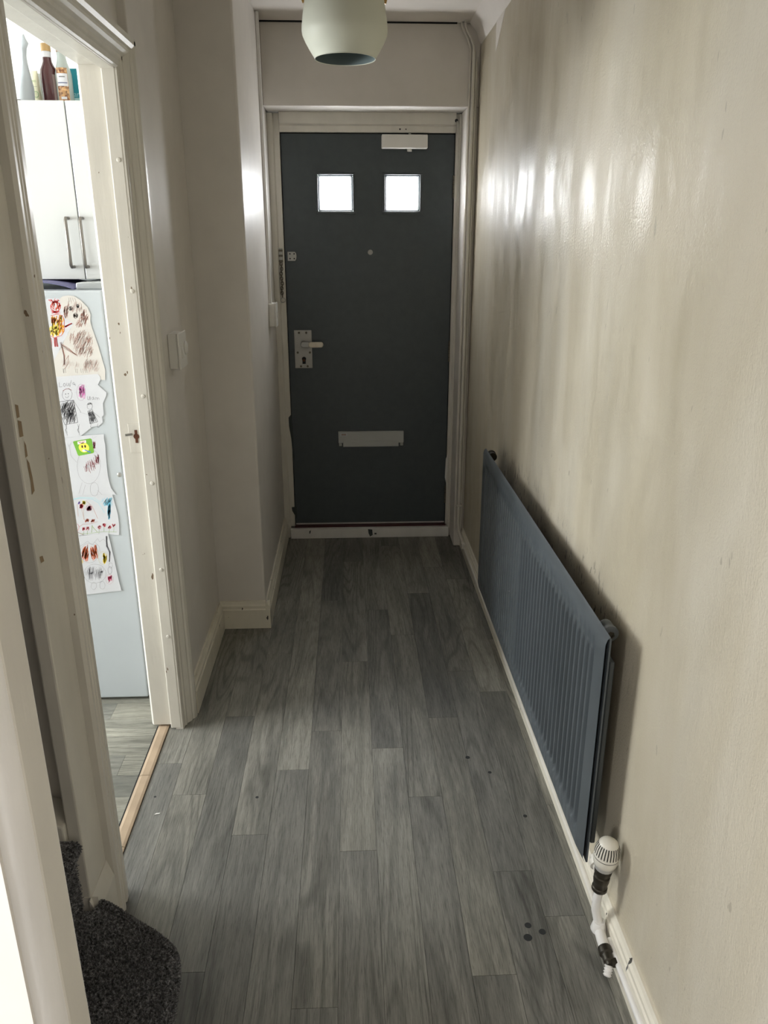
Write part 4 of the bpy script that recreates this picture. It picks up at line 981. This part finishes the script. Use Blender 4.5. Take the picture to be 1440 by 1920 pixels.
# sheet: two round creatures
F_ = Sheet('creatures_drawing', [(440,612),(485,600),(782,572),(800,640),(850,860),(880,1000),(904,1088),(700,1110),(552,1130)], 1, 'drawing of an orange creature above a grey round one on the fridge', .0036)
F_.ln([(500,690),(518,662),(532,690),(600,645),(640,680),(690,618),(705,650),(740,625),(758,640)], (150,150,154), .7, 2)
F_.hatch([(548,700),(600,670),(615,760),(600,830),(545,810)], (222, 104, 52), 70, 1.3, (.15,1), 70); F_.hatch([(620,690),(680,670),(690,800),(640,820),(618,760)], (222, 104, 52), 60, 1.3, (-.1,1), 70)
F_.ell((615, 750), 82, 88, (150,150,154), .7); F_.ln([(660,650),(705,690),(712,740)], (150,150,154), .7, 2)
F_.hatch([(718,735),(770,760),(775,830),(745,850)], (240, 206, 40), 34, 1.6, (.1,1), 50); F_.hatch([(500,770),(560,820),(570,850),(505,845)], (240, 216, 70), 26, 1.5, (.3,.8), 40)
F_.ell((735, 795), 38, 58, (200,190,130), .7)
F_.ell((665, 935), 100, 86, (150,150,154), .8); F_.hatch([(580,890),(640,860),(740,870),(760,940),(700,1005),(610,1000),(575,950)], (172,172,178), 80, 1.0, (.05,1), 70)
for p in ((632, 930), (722, 920)): F_.hatch([(p[0]-14,p[1]-12),(p[0]+14,p[1]-12),(p[0]+14,p[1]+12),(p[0]-14,p[1]+12)], (84,84,90), 8, 1.2, (.6,.6), 20)
F_.ell((655, 1045), 24, 32, (150,150,154), .7); F_.ell((732, 1040), 24, 34, (150,150,154), .7)
F_.hatch([(535,940),(565,940),(575,1000),(545,1005)], (70,70,76), 26, 1.4, (.2,1), 40); F_.hatch([(770,960),(815,950),(820,1010),(785,1015)], (216, 60, 106), 26, 1.4, (.2,1), 36); F_.ell((797,985), 34, 44, (190,150,160), .7)
for k in range(7): F_.ln([(765+k*1.5,600),(770+k*1.5,690),(795+k*1.5,740),(795,830)], (92,92,98), 1.0, 4)
F_.ell((800, 905), 18, 34, (130,130,136), .9); F_.ell((806, 860), 16, 24, (150,150,156), .8)
for s_ in (A, B_, C_, Dd, E_, F_): s_.done()
# fleck of paint on the hall floor
o = MB().prism([(-.594, 1.886), (-.580, 1.889), (-.578, 1.893), (-.590, 1.892)], 2, .0002, .0016).build('paint_flake', 'gloss_white'); tag(o, 'tiny cream flake of paint lying on the floor by the doorway', 'flake')
